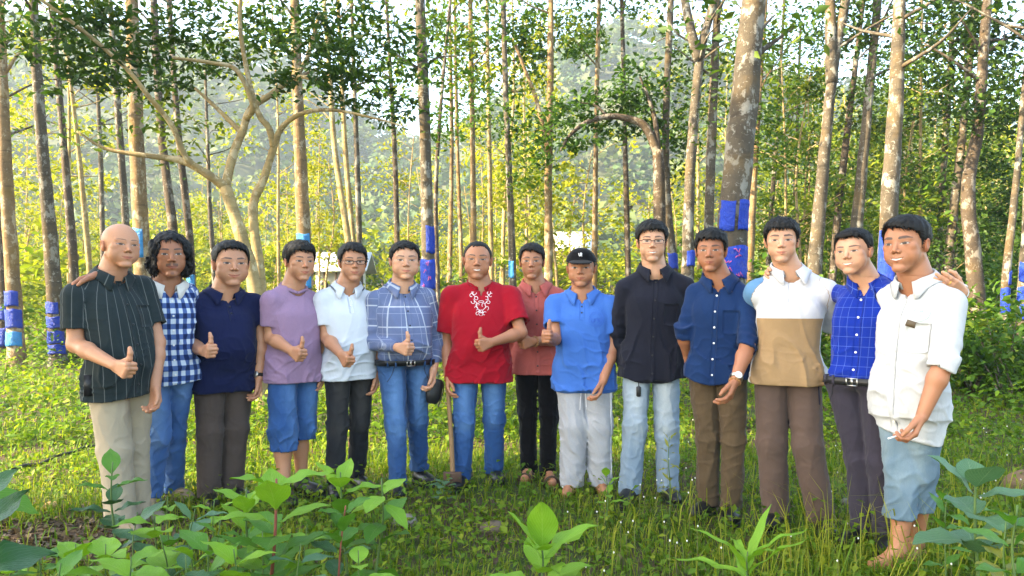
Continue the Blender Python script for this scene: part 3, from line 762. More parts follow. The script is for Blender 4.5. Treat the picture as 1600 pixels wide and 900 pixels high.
# fallen leaves and twigs
mb = MB()
x, y = scatter(5200, 2.8, 9.0, 1.1); k = r_g.uniform(0, 1, 5200) < .25 + .9 * bare_at(x, y); x, y = x[k], y[k]
x2 = r_g.normal(-2.45, .45, 1700); y2 = r_g.normal(3.95, .28, 1700); x = np.concatenate([x, x2]); y = np.concatenate([y, y2])
P = np.stack([x, y, ground_z(x, y) + r_g.uniform(.008, .03, len(x))], 1)
V, F, t = leaf_cards(P, .055, r_g, 1.6, .28, .0); mb.add(V, F, t)
for k in range(160):
    p = P[r_g.integers(len(P))]; a = r_g.uniform(0, 6.28); l = r_g.uniform(.04, .14)
    mb.tube(np.array([p, p + np.array([math.cos(a) * l, math.sin(a) * l, .012])]), .0022, 4, .6)
tag(mb.build('leaf_litter', M_DRY, smooth=False), 'brown fallen leaves and twigs scattered on the soil', 'leaf litter', kind='stuff')
# tiny white flower heads among the grass at the right
mb = MB(); x, y = scatter(260, 2.9, 6.5); k = x > .2; x, y = x[k], y[k]
for xx, yy in zip(x, y):
    z = ground_z(xx, yy); h = r_g.uniform(.14, .3)
    mb.tube(np.array([[xx, yy, z], [xx + r_g.normal(0, .01), yy, z + h]]), .0011, 3, .7)
    V, F = tube(np.array([[xx, yy, z + h], [xx, yy, z + h + .005], [xx, yy, z + h + .009]]), np.array([.002, .0042, .0015]), 6); mb.add(V, F, .95)
kf = NT('flower_heads', .8); tt = kf.attr('tone').outputs['Fac']; kf.color(kf.mix(kf.step(tt, .8, .9), (.16, .15, .05), (.72, .70, .64)))
tag(mb.build('small_flowers', kf.mat, smooth=False), 'tiny white flower heads on thin stems among the grass', 'flowers', kind='stuff')

# ------------------------------------------------------------------ foreground plants, leaf by leaf
def big_leaf_mat(name, c0, c1, vein, rough=.42, trans=.3):
    k = NT(name, rough)
    u, v, w = k.sep(k.attr('luv').outputs['Vector'])
    au = k.m('ABSOLUTE', u)
    side = k.line(k.m('SUBTRACT', v, k.m('MULTIPLY', au, .55)), .105, .006, 0, .6)
    mid = k.m('LESS_THAN', au, .022)
    ve = k.m('MAXIMUM', mid, k.m('MULTIPLY', side, .6))
    n = k.noise(k.coord(), 3, 4); rd = k.rand()
    c = k.mix(k.m('ADD', k.m('MULTIPLY', n, .6), k.m('MULTIPLY', rd, .5), clamp=True), c0, c1)
    spots = k.n('ShaderNodeTexVoronoi'); k.put(spots.inputs['Vector'], k.coord()); spots.inputs['Scale'].default_value = 14
    c = k.mix(k.m('MULTIPLY', k.m('LESS_THAN', spots.outputs[0], .10), .55), c, (.10, .075, .02))
    c = k.mix(k.m('MULTIPLY', ve, .55), c, vein)
    k.color(c)
    k.bump(k.m('ADD', k.m('MULTIPLY', ve, -.6), k.m('MULTIPLY', k.noise(k.coord(), 18, 3), .5)), .5, .01)
    tr = k.n('ShaderNodeBsdfTranslucent'); k.put(tr.inputs[0], k.mix(1.0, c, (1, 1, .5), 'MULTIPLY'))
    mx = k.n('ShaderNodeMixShader'); mx.inputs[0].default_value = trans
    k.t.links.new(k.b.outputs[0], mx.inputs[1]); k.t.links.new(tr.outputs[0], mx.inputs[2]); k.t.links.new(mx.outputs[0], k.out.inputs[0])
    return k.mat
ML_LIME = big_leaf_mat('leaf_lime', (.13, .29, .014), (.22, .40, .03), (.30, .44, .10), .45, .35)
ML_GREEN = big_leaf_mat('leaf_green', (.045, .15, .012), (.10, .25, .025), (.17, .30, .07), .45, .35)
ML_DEEP = big_leaf_mat('leaf_deep', (.016, .062, .016), (.035, .105, .026), (.06, .12, .05), .28, .15)
ML_GLAUC = big_leaf_mat('leaf_glaucous', (.06, .15, .07), (.11, .22, .11), (.22, .32, .18), .5)
ML_YELL = big_leaf_mat('leaf_yellowing', (.16, .20, .025), (.30, .30, .05), (.34, .34, .12))
M_STEMRED = plain('red_stem', (.20, .055, .035), .6)
M_STEMGR = plain('green_stem', (.075, .13, .035), .6)

def leaf_data(name, mat, prof, droop=.25, fold=.18, wave=.03, ns=9, seed=0):
    """unit leaf along +X, normal +Z; prof: half width at v in [0,1]"""
    r = np.random.default_rng(seed)
    v = np.linspace(0, 1, ns); w = np.interp(v, np.linspace(0, 1, len(prof)), prof)
    U = np.array([-1, -.5, 0, .5, 1.0])
    X = np.repeat(v[:, None], 5, 1); Y = w[:, None] * U[None]
    Z = -droop * X ** 2 + fold * np.abs(Y) + wave * np.sin(X * 14 + seed) * np.abs(U)[None] + r.normal(0, .004, X.shape)
    V = np.stack([X, Y, Z], -1).reshape(-1, 3)
    i, j = np.meshgrid(np.arange(ns - 1), np.arange(4), indexing='ij')
    F = np.stack([i * 5 + j, (i + 1) * 5 + j, (i + 1) * 5 + j + 1, i * 5 + j + 1], -1).reshape(-1, 4)
    return mesh_data(name, V, F, mat, True, {'luv': np.stack([np.tile(U, ns), np.repeat(v, 5), np.zeros(ns * 5)], 1)})
OVATE = [.0, .13, .24, .29, .28, .22, .12, .0]; LANCE = [.0, .07, .12, .14, .135, .11, .065, .0]; HEART = [.10, .34, .40, .36, .27, .17, .07, .0]; ROUND = [.02, .18, .30, .36, .37, .33, .22, .03]; STRAP = [.02, .055, .07, .075, .07, .06, .035, .0]
LD = {}
def leaf_mesh(shape, mat, var, droop=.25):
    key = (shape, mat.name, var, droop)
    if key not in LD:
        LD[key] = leaf_data('leaf', mat, dict(o=OVATE, l=LANCE, h=HEART, r=ROUND, s=STRAP)[shape], droop * (.7 + .3 * var), .16 + .05 * var, .02 + .012 * var, 9, var * 7 + len(LD))
    return LD[key]
def put_leaf(root, p, dr, up, ln, shape, mat, r, droop=.25):
    from mathutils import Matrix
    dr = norm_(np.asarray(dr, float)); s = norm_(np.cross(np.asarray(up, float), dr)); n = np.cross(dr, s)
    o = obj('leaf', leaf_mesh(shape, mat, int(r.integers(3)), droop), root)
    w = ln * r.uniform(.9, 1.1)
    M = Matrix(((dr[0] * ln, s[0] * w, n[0] * ln, p[0]), (dr[1] * ln, s[1] * w, n[1] * ln, p[1]), (dr[2] * ln, s[2] * w, n[2] * ln, p[2]), (0, 0, 0, 1)))
    o.matrix_local = M
    return o
def norm_(v): return v / (np.linalg.norm(v) + 1e-9)

def plant(name, apex, d, label, nodes, ln0, ln1, shape, mat, stem, elev=(.9, -.1), perwhorl=2, lean=(0, 0), topmat=None, seed=0, r_stem=.006, start=.25, cat='plant', group=None, twist=1.57, droop=.25):
    """upright plant whose tip is at photo pixel apex, at depth d"""
    r = np.random.default_rng(seed)
    t = pix(apex[0], apex[1], d)
    bx, by = t[0] + lean[0], d + lean[1]
    b = np.array([bx, by, ground_z(bx, by)])
    root = empty(name, b, label, cat, group)
    T = t - b
    path = catmull([np.zeros(3) - np.array([0, 0, .03]), T * .4 + r.normal(0, .012, 3), T * .75 + r.normal(0, .01, 3), T], 5)
    MB().tube(path, np.linspace(r_stem, r_stem * .45, len(path)), 7).build('stem', stem, root)
    a0 = r.uniform(0, 6.28)
    for k in range(nodes):
        f = start + (1 - start) * (k + .3) / nodes
        p = path[min(len(path) - 1, int(f * (len(path) - 1)))]
        ln = ln0 + (ln1 - ln0) * f; e = elev[1] + (elev[0] - elev[1]) * f
        for j in range(perwhorl):
            a = a0 + k * twist + j * 2 * math.pi / perwhorl + r.normal(0, .18)
            ee = e + r.normal(0, .30)
            dr = np.array([math.cos(a) * math.cos(ee), math.sin(a) * math.cos(ee), math.sin(ee)])
            put_leaf(root, p + dr * .01, dr, (0, 0, 1), ln * r.uniform(.82, 1.15), shape, topmat if topmat is not None and f > .72 else mat, r, droop)
    return root

plant('broadleaf_shrub', (432, 748), 2.35, 'tall lime-green shrub with large broad leaves and a reddish stem in the foreground', 8, .22, .165, 'o', ML_GREEN, M_STEMRED, (.75, .1), 2, (-.03, .02), ML_LIME, 4, .008, .30)
plant('broadleaf_shrub', (385, 762), 2.55, 'pointed-leaved green shrub just left of the red-stemmed one', 7, .165, .12, 'o', ML_GREEN, M_STEMGR, (.7, .0), 2, (.03, .05), ML_LIME, 7, .006, .3)
plant('upright_seedling', (176, 722), 3.15, 'dark green upright seedling in front of the bald man', 6, .17, .12, 'o', ML_DEEP, M_STEMGR, (.8, .05), 2, (.0, .0), ML_GREEN, 11, .006, .25, droop=.15)
herbs = [(55, 835, 2.25, 21), (118, 850, 2.3, 22), (215, 800, 2.75, 23), (262, 775, 2.9, 24), (305, 795, 2.6, 25), (250, 835, 2.3, 26), (335, 780, 2.8, 27), (165, 850, 2.25, 28), (325, 840, 2.2, 29),
         (20, 872, 2.2, 60), (95, 880, 2.1, 61), (205, 870, 2.1, 62), (290, 868, 2.05, 63), (365, 858, 2.1, 64), (470, 850, 2.2, 65), (480, 820, 2.5, 66), (560, 860, 2.15, 67), (240, 800, 2.6, 68), (345, 810, 2.45, 69), (410, 830, 2.3, 70)]
places = ['at the far lower left below the large dark leaves', 'left of the dark upright seedling', 'right below the dark upright seedling', 'by the shoes of the long-haired man', 'in front of the navy polo man', 'low in front of the long-haired man', 'touching the lime shrub on its left', 'at the bottom below the dark upright seedling', 'at the foot of the lime shrub']
for k, (x, y, d, sd) in enumerate(herbs):
    lab = 'heart-leaved green herb ' + places[k] if k < len(places) else 'low heart-leaved herb filling the bottom left edge'
    plant('heart_leaved_herb', (x, y), d, lab, 5, (.10, .14, .17)[k % 3], (.08, .10, .12)[k % 3], 'oh'[k % 2], (ML_GREEN, ML_LIME, ML_DEEP, ML_GREEN, ML_GLAUC)[k % 5], M_STEMGR, (.5, -.2), 2, (0, .02), ML_LIME if k % 2 else None, sd, .004, .25, group='heart-leaved herbs at the lower left', droop=.3)
plant('glossy_shrub', (540, 790), 2.35, 'glossy dark round-leaved shrub with a brown stem right of the lime shrub', 9, .105, .075, 'r', ML_DEEP, M_STEMRED, (.6, .1), 2, (-.04, .0), ML_GREEN, 31, .005, .2, twist=1.2, droop=.1)
plant('broadleaf_shrub', (532, 738), 2.7, 'pale green broad-leaved plant rising behind the glossy dark shrub', 5, .18, .13, 'o', ML_GREEN, M_STEMGR, (.8, .2), 2, (.03, .03), ML_LIME, 33, .006, .45)
plant('broadleaf_shrub', (596, 748), 2.65, 'drooping pale-leaved plant near the feet of the windowpane-check shirt man', 6, .22, .12, 'o', ML_GREEN, M_STEMGR, (.5, -.5), 2, (-.02, .0), ML_LIME, 35, .006, .3, droop=.45)
plant('rosette_plant', (846, 848), 2.75, 'bright lime rosette plant in the bottom centre', 4, .19, .21, 'o', ML_LIME, M_STEMGR, (1.15, .35), 2, (0, .0), None, 41, .007, .45, droop=.2)
plant('strap_leaf_seedling', (1168, 862), 2.85, 'palm-like seedling with long narrow leaves at the bottom right of centre', 5, .24, .26, 's', ML_LIME, M_STEMGR, (1.0, .45), 2, (0, 0), None, 43, .006, .5, twist=1.1, droop=.3)
plant('large_leaf_plant', (1525, 735), 2.75, 'large blue-green leaved plant beside the white-shirted man at the right', 5, .26, .15, 'r', ML_GLAUC, M_STEMGR, (.7, .1), 2, (.04, .02), None, 47, .008, .45, droop=.2)
plant('feathery_plant', (1572, 815), 2.5, 'yellowing leafy plant at the lower right corner', 7, .13, .09, 'o', ML_YELL, M_STEMGR, (.7, .0), 2, (.03, 0), ML_YELL, 49, .005, .25)
plant('large_leaf_plant', (1590, 790), 2.2, 'broad green leaves cut by the right edge', 5, .17, .13, 'o', ML_GREEN, M_STEMGR, (.6, -.1), 2, (.04, 0), None, 50, .006, .3)
plant('young_tree_seedling', (1046, 682), 4.25, 'slender brownish seedling in front of the tall man in light jeans', 8, .085, .06, 'l', ML_YELL, M_STEMGR, (.8, .3), 2, (0, 0), None, 53, .004, .25)
plant('small_herb', (945, 738), 4.2, 'small bright herb at the feet of the grey sweatpants', 5, .09, .07, 'o', ML_LIME, M_STEMGR, (.8, .1), 2, (0, 0), None, 55, .004, .2)
plant('small_herb', (690, 750), 4.6, 'low bluish herb beside the feet of the red-shirted man', 5, .09, .06, 'r', ML_GLAUC, M_STEMGR, (.6, .0), 2, (0, 0), None, 57, .004, .2)
plant('small_herb', (1480, 770), 3.1, 'leafy weed between the rolled jeans and the large-leaved plant', 6, .11, .08, 'o', ML_GREEN, M_STEMGR, (.7, 0), 2, (0, 0), None, 58, .004, .2)
# very near leaves at the left edge
nr = empty('large_leaf_plant', (-1.30, 1.55, ground_z(-1.3, 1.55)), 'very large dark leaves cut by the left edge of the picture', 'plant')
rr = np.random.default_rng(3)
bz = nr.location
for (x0, y0), (x1, y1), d0, ln in [((-70, 900), (75, 850), 1.75, .24), ((-60, 800), (20, 730), 1.75, .17), ((-60, 860), (28, 760), 1.8, .17), ((-40, 770), (62, 790), 1.9, .16), ((-60, 960), (60, 905), 1.6, .2)]:
    a, b = pix(x0, y0, d0), pix(x1, y1, d0 + .08)
    put_leaf(nr, a - np.array(bz), b - a, (0, -.5, 1), np.linalg.norm(b - a) * 1.05, 'o', ML_DEEP if y0 > 790 else ML_GREEN, rr, .15)
mbs = MB(); 
for (x0, y0) in ((-70, 900), (-60, 800), (-40, 770)): mbs.tube(catmull([np.zeros(3), (pix(x0, y0, 1.75) - np.array(bz)) * .6 + np.array([-.05, 0, 0]), pix(x0, y0, 1.75) - np.array(bz)], 5), .007, 6)
mbs.build('stem', M_STEMGR, nr)
# ------------------------------------------------------------------ implicit surfaces for people and clothes
f32 = np.float32
def vec(*a): return np.array(a, dtype=f32)
def length(v): return np.sqrt(np.einsum('ij,ij->i', v, v))
def cap(P, a, b, ra, rb):
    a = np.asarray(a, f32); ba = np.asarray(b, f32) - a
    pa = P - a
    t = np.clip(pa @ ba / (float(ba @ ba) + 1e-9), 0, 1)
    return length(pa - t[:, None] * ba) - (ra + (rb - ra) * t)
def ell(P, c, r, R=None):
    q = P - np.asarray(c, f32)
    if R is not None: q = q @ np.asarray(R, f32)
    r = np.asarray(r, f32)
    k0 = length(q / r); k1 = length(q / (r * r)) + 1e-6
    return k0 * (k0 - 1) / k1
def smin(a, b, k):
    h = np.clip(0.5 + 0.5 * (b - a) / k, 0, 1)
    return b + (a - b) * h - k * h * (1 - h)
def smax(a, b, k): return -smin(-a, -b, k)

class SinNoise:
    """cheap smooth 3d noise: warped sum of plane waves"""
    def __init__(s, seed, freq, n=5, stretch=(1, 1, 1)):
        r = np.random.default_rng(seed)
        d = r.normal(size=(n, 3)); d /= np.linalg.norm(d, axis=1, keepdims=True)
        s.k = (d * freq * r.uniform(0.6, 1.6, (n, 1)) * np.array(stretch)).astype(f32)
        s.p = r.uniform(0, 6.28, n).astype(f32); s.a = (1 / np.sqrt(n) * np.ones(n)).astype(f32)
    def __call__(s, P):
        W = P + 0.02 * np.sin(P[:, [1, 2, 0]] * 11 + 1.3).astype(f32)
        return np.sin(W @ s.k.T + s.p) @ s.a

from concurrent.futures import ThreadPoolExecutor
_POOL = ThreadPoolExecutor(4)
def chunked(f, n=6000):
    """evaluate in cache-sized chunks on four threads"""
    def g(P):
        if len(P) <= n: return f(P).astype(f32)
        return np.concatenate(list(_POOL.map(lambda a: f(a).astype(f32), np.array_split(P, -(-len(P) // n)))))
    return g

def sdf_mesh(f, lo, hi, h, c=4, lip=1.7, newton=1):
    """surface nets of f over a box; the fine grid is filled only near the surface"""
    f = chunked(f)
    lo = np.asarray(lo, f32); hi = np.asarray(hi, f32)
    nb = np.maximum(1, np.ceil((hi - lo) / (h * c)).astype(int))
    B = h * c
    g = [lo[i] + B * (np.arange(nb[i]) + 0.5) - h * 0.5 for i in range(3)]
    G = np.stack(np.meshgrid(*g, indexing='ij'), -1).reshape(-1, 3).astype(f32)
    D = f(G)
    act = np.nonzero(np.abs(D) < 0.866 * B * lip)[0]
    off = np.stack(np.meshgrid(*[(np.arange(c) - (c - 1) / 2) * h] * 3, indexing='ij'), -1).reshape(-1, 3).astype(f32)
    W = np.repeat((np.sign(D) * 10).astype(f32)[:, None], c ** 3, 1)
    if len(act):
        pts = (G[act][:, None, :] + off[None]).reshape(-1, 3)
        W[act] = f(pts).reshape(len(act), -1)
    n = nb * c
    V = W.reshape(nb[0], nb[1], nb[2], c, c, c).transpose(0, 3, 1, 4, 2, 5).reshape(n)
    org = lo + 0.0
    S = V < 0
    # close the surface on the box: one layer of outside
    for ax in range(3):
        sl = [slice(None)] * 3
        for e in (0, -1):
            sl[ax] = e
            V[tuple(sl)] = np.maximum(V[tuple(sl)], 0.2 * h)
    S = V < 0
    cnt = np.zeros(tuple(n - 1), dtype=np.int8)
    cs = [(i, j, k) for i in (0, 1) for j in (0, 1) for k in (0, 1)]
    for i, j, k in cs: cnt += S[i:n[0] - 1 + i, j:n[1] - 1 + j, k:n[2] - 1 + k]
    ids = np.nonzero((cnt > 0) & (cnt < 8))
    m = len(ids[0])
    if m == 0: return np.zeros((0, 3), f32), np.zeros((0, 4), np.int32)
    vals = np.stack([V[ids[0] + i, ids[1] + j, ids[2] + k] for i, j, k in cs], 1)
    acc = np.zeros((m, 3), f32); num = np.zeros(m, f32)
    for e0 in range(8):
        for ax in range(3):
            if cs[e0][ax] == 0:
                c1 = list(cs[e0]); c1[ax] = 1
                e1 = cs.index(tuple(c1))
                a, b = vals[:, e0], vals[:, e1]
                x = (a < 0) != (b < 0)
                t = np.where(x, a / np.where(x, a - b, 1), 0)
                p = np.array(cs[e0], f32)[None] + t[:, None] * (np.array(c1, f32) - np.array(cs[e0], f32))[None]
                acc += p * x[:, None]; num += x
    Pv = (np.stack(ids, 1) + acc / num[:, None]) * h + org
    idx = np.full(tuple(n - 1), -1, dtype=np.int32); idx[ids] = np.arange(m)
    quads = []
    for ax in range(3):
        a1, a2 = (ax + 1) % 3, (ax + 2) % 3
        sl0 = [slice(1, None)] * 3; sl1 = [slice(1, None)] * 3
        sl0[ax] = slice(0, -1); sl1[ax] = slice(1, None)
        s0, s1 = S[tuple(sl0)], S[tuple(sl1)]
        q = np.stack(np.nonzero(s0 != s1), 1)
        if not len(q): continue
        neg = s0[tuple(q.T)]
        base = q.copy()
        for k in (a1, a2): base[:, k] += 1
        ok = (base[:, a1] < n[a1] - 1) & (base[:, a2] < n[a2] - 1)
        base, neg = base[ok], neg[ok]
        def at(d1, d2):
            b = base.copy(); b[:, a1] -= d1; b[:, a2] -= d2
            return idx[b[:, 0], b[:, 1], b[:, 2]]
        Q = np.stack([at(1, 1), at(0, 1), at(0, 0), at(1, 0)], 1)
        Q[~neg] = Q[~neg][:, ::-1]
        quads.append(Q)
    Q = np.concatenate(quads)
    Q = Q[(Q >= 0).all(1)]
    for _ in range(newton):
        d0 = f(Pv); e = h * 0.25
        gr = np.stack([f(Pv + np.eye(3, dtype=f32)[i] * e) - d0 for i in range(3)], 1) / e
        g2 = np.maximum((gr * gr).sum(1), 0.25)
        stp = (d0 / g2)[:, None] * gr
        ln = length(stp)[:, None]
        Pv = Pv - stp * np.minimum(1, h * 0.6 / (ln + 1e-9))
    return Pv.astype(f32), Q.astype(np.int32)

def grad(f, P, e=0.003):
    d0 = f(P)
    g = np.stack([f(P + np.eye(3, dtype=f32)[i] * f32(e)) - d0 for i in range(3)], 1)
    return d0, g / (length(g)[:, None] + 1e-9)
def push_out(f, P, off, it=4, pull=False):
    """move points to at least `off` outside f (pull: to exactly off)"""
    P = np.asarray(P, f32).copy()
    for _ in range(it):
        d, g = grad(f, P)
        s = off - d
        if not pull: s = np.maximum(s, 0)
        P += g * np.clip(s, -0.03, 0.03)[:, None]
    return P

def ray_hit(f, o, dr, tmax=0.8, n=160):
    t = np.linspace(0, tmax, n).astype(f32)
    P = (np.asarray(o, f32)[None] + t[:, None] * np.asarray(dr, f32)[None])
    d = f(P); k = np.nonzero(d < 0)[0]
    return P[k[0]] if len(k) else P[int(np.argmin(d))]
# ------------------------------------------------------------------ head, hair, hands
def sym(q, w):
    s = q.copy(); s[:, 0] = np.abs(s[:, 0]) / w
    return s

def head_sd(q, hp):
    """unit head: chin at z=-0.5, skull top at 0.5, face towards -Y"""
    w = hp['w']; s = sym(q, w); jw = hp['jaw']; fat = hp['fat']; sm = hp['smile']; mw = hp['mouth']
    d = ell(s, (0, .07, .13), (.335, .43, .37))
    d = smin(d, ell(s, (0, -.08, -.05), (.282, .295, .40)), .06)
    d = smin(d, cap(s, (.195 * jw, .04, -.19), (.05, -.262, -.418), .085, .07), .07)
    d = smin(d, ell(s, (.165, -.17, -.18), (.10 + .05 * fat, .12 + .04 * fat, .15 + .04 * fat)), .07)
    d = smin(d, ell(s, (.185, -.232, -.035), (.085, .07, .065)), .06)
    d = smin(d, cap(s, (.05, -.325, .10), (.19, -.272, .105), .030, .028), .06)
    d = smax(d, -ell(s, (.140, -.445, .018), (.085, .085, .036)), .045)
    d = smin(d, length(s - vec(.135, -.268, .010)) - .074, .016)
    d = smin(d, cap(s, (0, -.335, .06), (0, -.425, -.105), .026, .04 * hp['nose']), .035)
    d = smin(d, ell(s, (.05 * hp['nose'], -.378, -.128), (.033, .045, .031)), .018)
    d = smax(d, -(length(s - vec(.024, -.425, -.168)) - .013), .012)
    d = smin(d, ell(s, (0, -.262, -.26), (.155, .115, .14)), .05)
    d = smin(d, ell(s, (0, -.30, -.425), (.085, .08, .07)), .05)
    zc = -.262 + .028 * sm
    d = smin(d, cap(s, (0, -.372, -.244), (mw, -.318, zc), .019, .009), .014)
    d = smin(d, cap(s, (0, -.365, -.292), (mw * .8, -.325, zc - .012), .024, .011), .014)
    gap = .016 if hp['teeth'] else .006
    d = smax(d, -cap(s, (0, -.405, -.266), (mw * 1.02, -.345, zc), gap, .005), .012)
    d = smax(d, -cap(s, (.095, -.435, -.15), (.150, -.385, -.25), .008 + .006 * sm, .006), .035)
    e = ell(s, (.338, .055, -.02), (.034, .075, .125), roty(.22) @ rotx(.15))
    e = smax(e, -ell(s, (.372, .04, -.005), (.022, .042, .075)), .02)
    d = smin(d, e, .02)
    return d

def hairline(q, st):
    th = np.degrees(np.arctan2(np.abs(q[:, 0]), -q[:, 1] + 1e-6))
    z = np.interp(th, st['th'], st['zh']).astype(f32)
    if st.get('part'):
        z = z + st['part'] * np.clip(-q[:, 0] * 4, -1, 1) * np.clip((60 - th) / 30, 0, 1)
    return z

def hair_sd(q, hp, st, ns, ns2):
    s = sym(q, hp['w'])
    base = ell(s, (0, .07, .13), (.335, .43, .37))
    z = q[:, 2]
    t = np.interp(z, [-.25, .05, .22, .40, .5], [st['side'] * .7, st['side'], st['mid'], st['top'], st['top']]).astype(f32)
    front = np.clip((-q[:, 1] - .12) * 4, 0, 1)
    t = t + front * st.get('quiff', 0) * np.clip((z - .22) * 5, 0, 1)
    d = base - t + st['amp'] * ns(q) + st['amp'] * .6 * ns2(q)
    zh = hairline(q, st)
    d = smax(d, (zh - z) * .75 + .016 * ns(q * 1.7) + .010 * ns2(q * 1.3), .018)
    if st.get('long'):
        L = ell(s, (.30, .05, -.16), (.13, .20, .30))
        L = smin(L, ell(s, (0, .33, -.15), (.28, .16, .33)), .06)
        L = smin(L, ell(s, (.28, .0, .10), (.12, .28, .26)), .06)
        L = L + .035 * ns(q * .6) + .02 * ns2(q)
        L = smax(L, -ell(q, (0, -.30, -.10), (.245 * hp['w'], .42, .46)), .02)
        d = smin(d, L, .04)
    return d

HEAD_DEF = dict(w=1.0, jaw=1.0, fat=0.3, smile=0.3, mouth=.105, nose=1.0, teeth=0, brow=1.0, eye=1.0, stubble=.12, mous=0)
HAIR_ST = {
    'short': dict(th=[0, 30, 45, 58, 70, 79, 88, 96, 106, 125, 180], zh=[.345, .34, .325, .24, .12, -.02, .10, .06, .0, -.10, -.16], side=.012, mid=.035, top=.065, quiff=.012, amp=.006, sweep=.5),
    'fade': dict(th=[0, 30, 45, 58, 70, 79, 88, 96, 106, 125, 180], zh=[.335, .335, .335, .27, .17, .04, .12, .09, .05, -.02, -.10], side=.005, mid=.030, top=.075, quiff=.035, amp=.006, sweep=.8),
    'full': dict(th=[0, 30, 45, 58, 70, 80, 88, 96, 106, 125, 180], zh=[.300, .305, .30, .22, .10, -.05, .08, .04, -.02, -.12, -.20], side=.022, mid=.060, top=.095, quiff=.02, amp=.010, sweep=.3),
    'parted': dict(th=[0, 30, 45, 58, 70, 80, 88, 96, 106, 125, 180], zh=[.330, .325, .31, .22, .10, -.04, .08, .04, -.02, -.12, -.20], side=.020, mid=.050, top=.080, quiff=.02, amp=.006, part=.05, sweep=.9),
    'buzz': dict(th=[0, 25, 40, 52, 66, 79, 88, 96, 106, 125, 180], zh=[.37, .37, .385, .30, .16, .02, .10, .08, .04, -.06, -.14], side=.004, mid=.012, top=.020, amp=.002),
    'long': dict(th=[0, 30, 52, 66, 80, 92, 104, 125, 180], zh=[.35, .33, .26, .10, -.05, -.05, -.1, -.2, -.3], side=.05, mid=.055, top=.055, amp=.012, long=1, part=.02),
    'cap': dict(th=[0, 60, 70, 80, 92, 104, 125, 180], zh=[.35, .26, .18, .04, .09, .04, -.08, -.16], side=.008, mid=.010, top=.0, amp=.002),
}

def sstep(x, a, b):
    t = np.clip((x - a) / (b - a), 0, 1); return t * t * (3 - 2 * t)

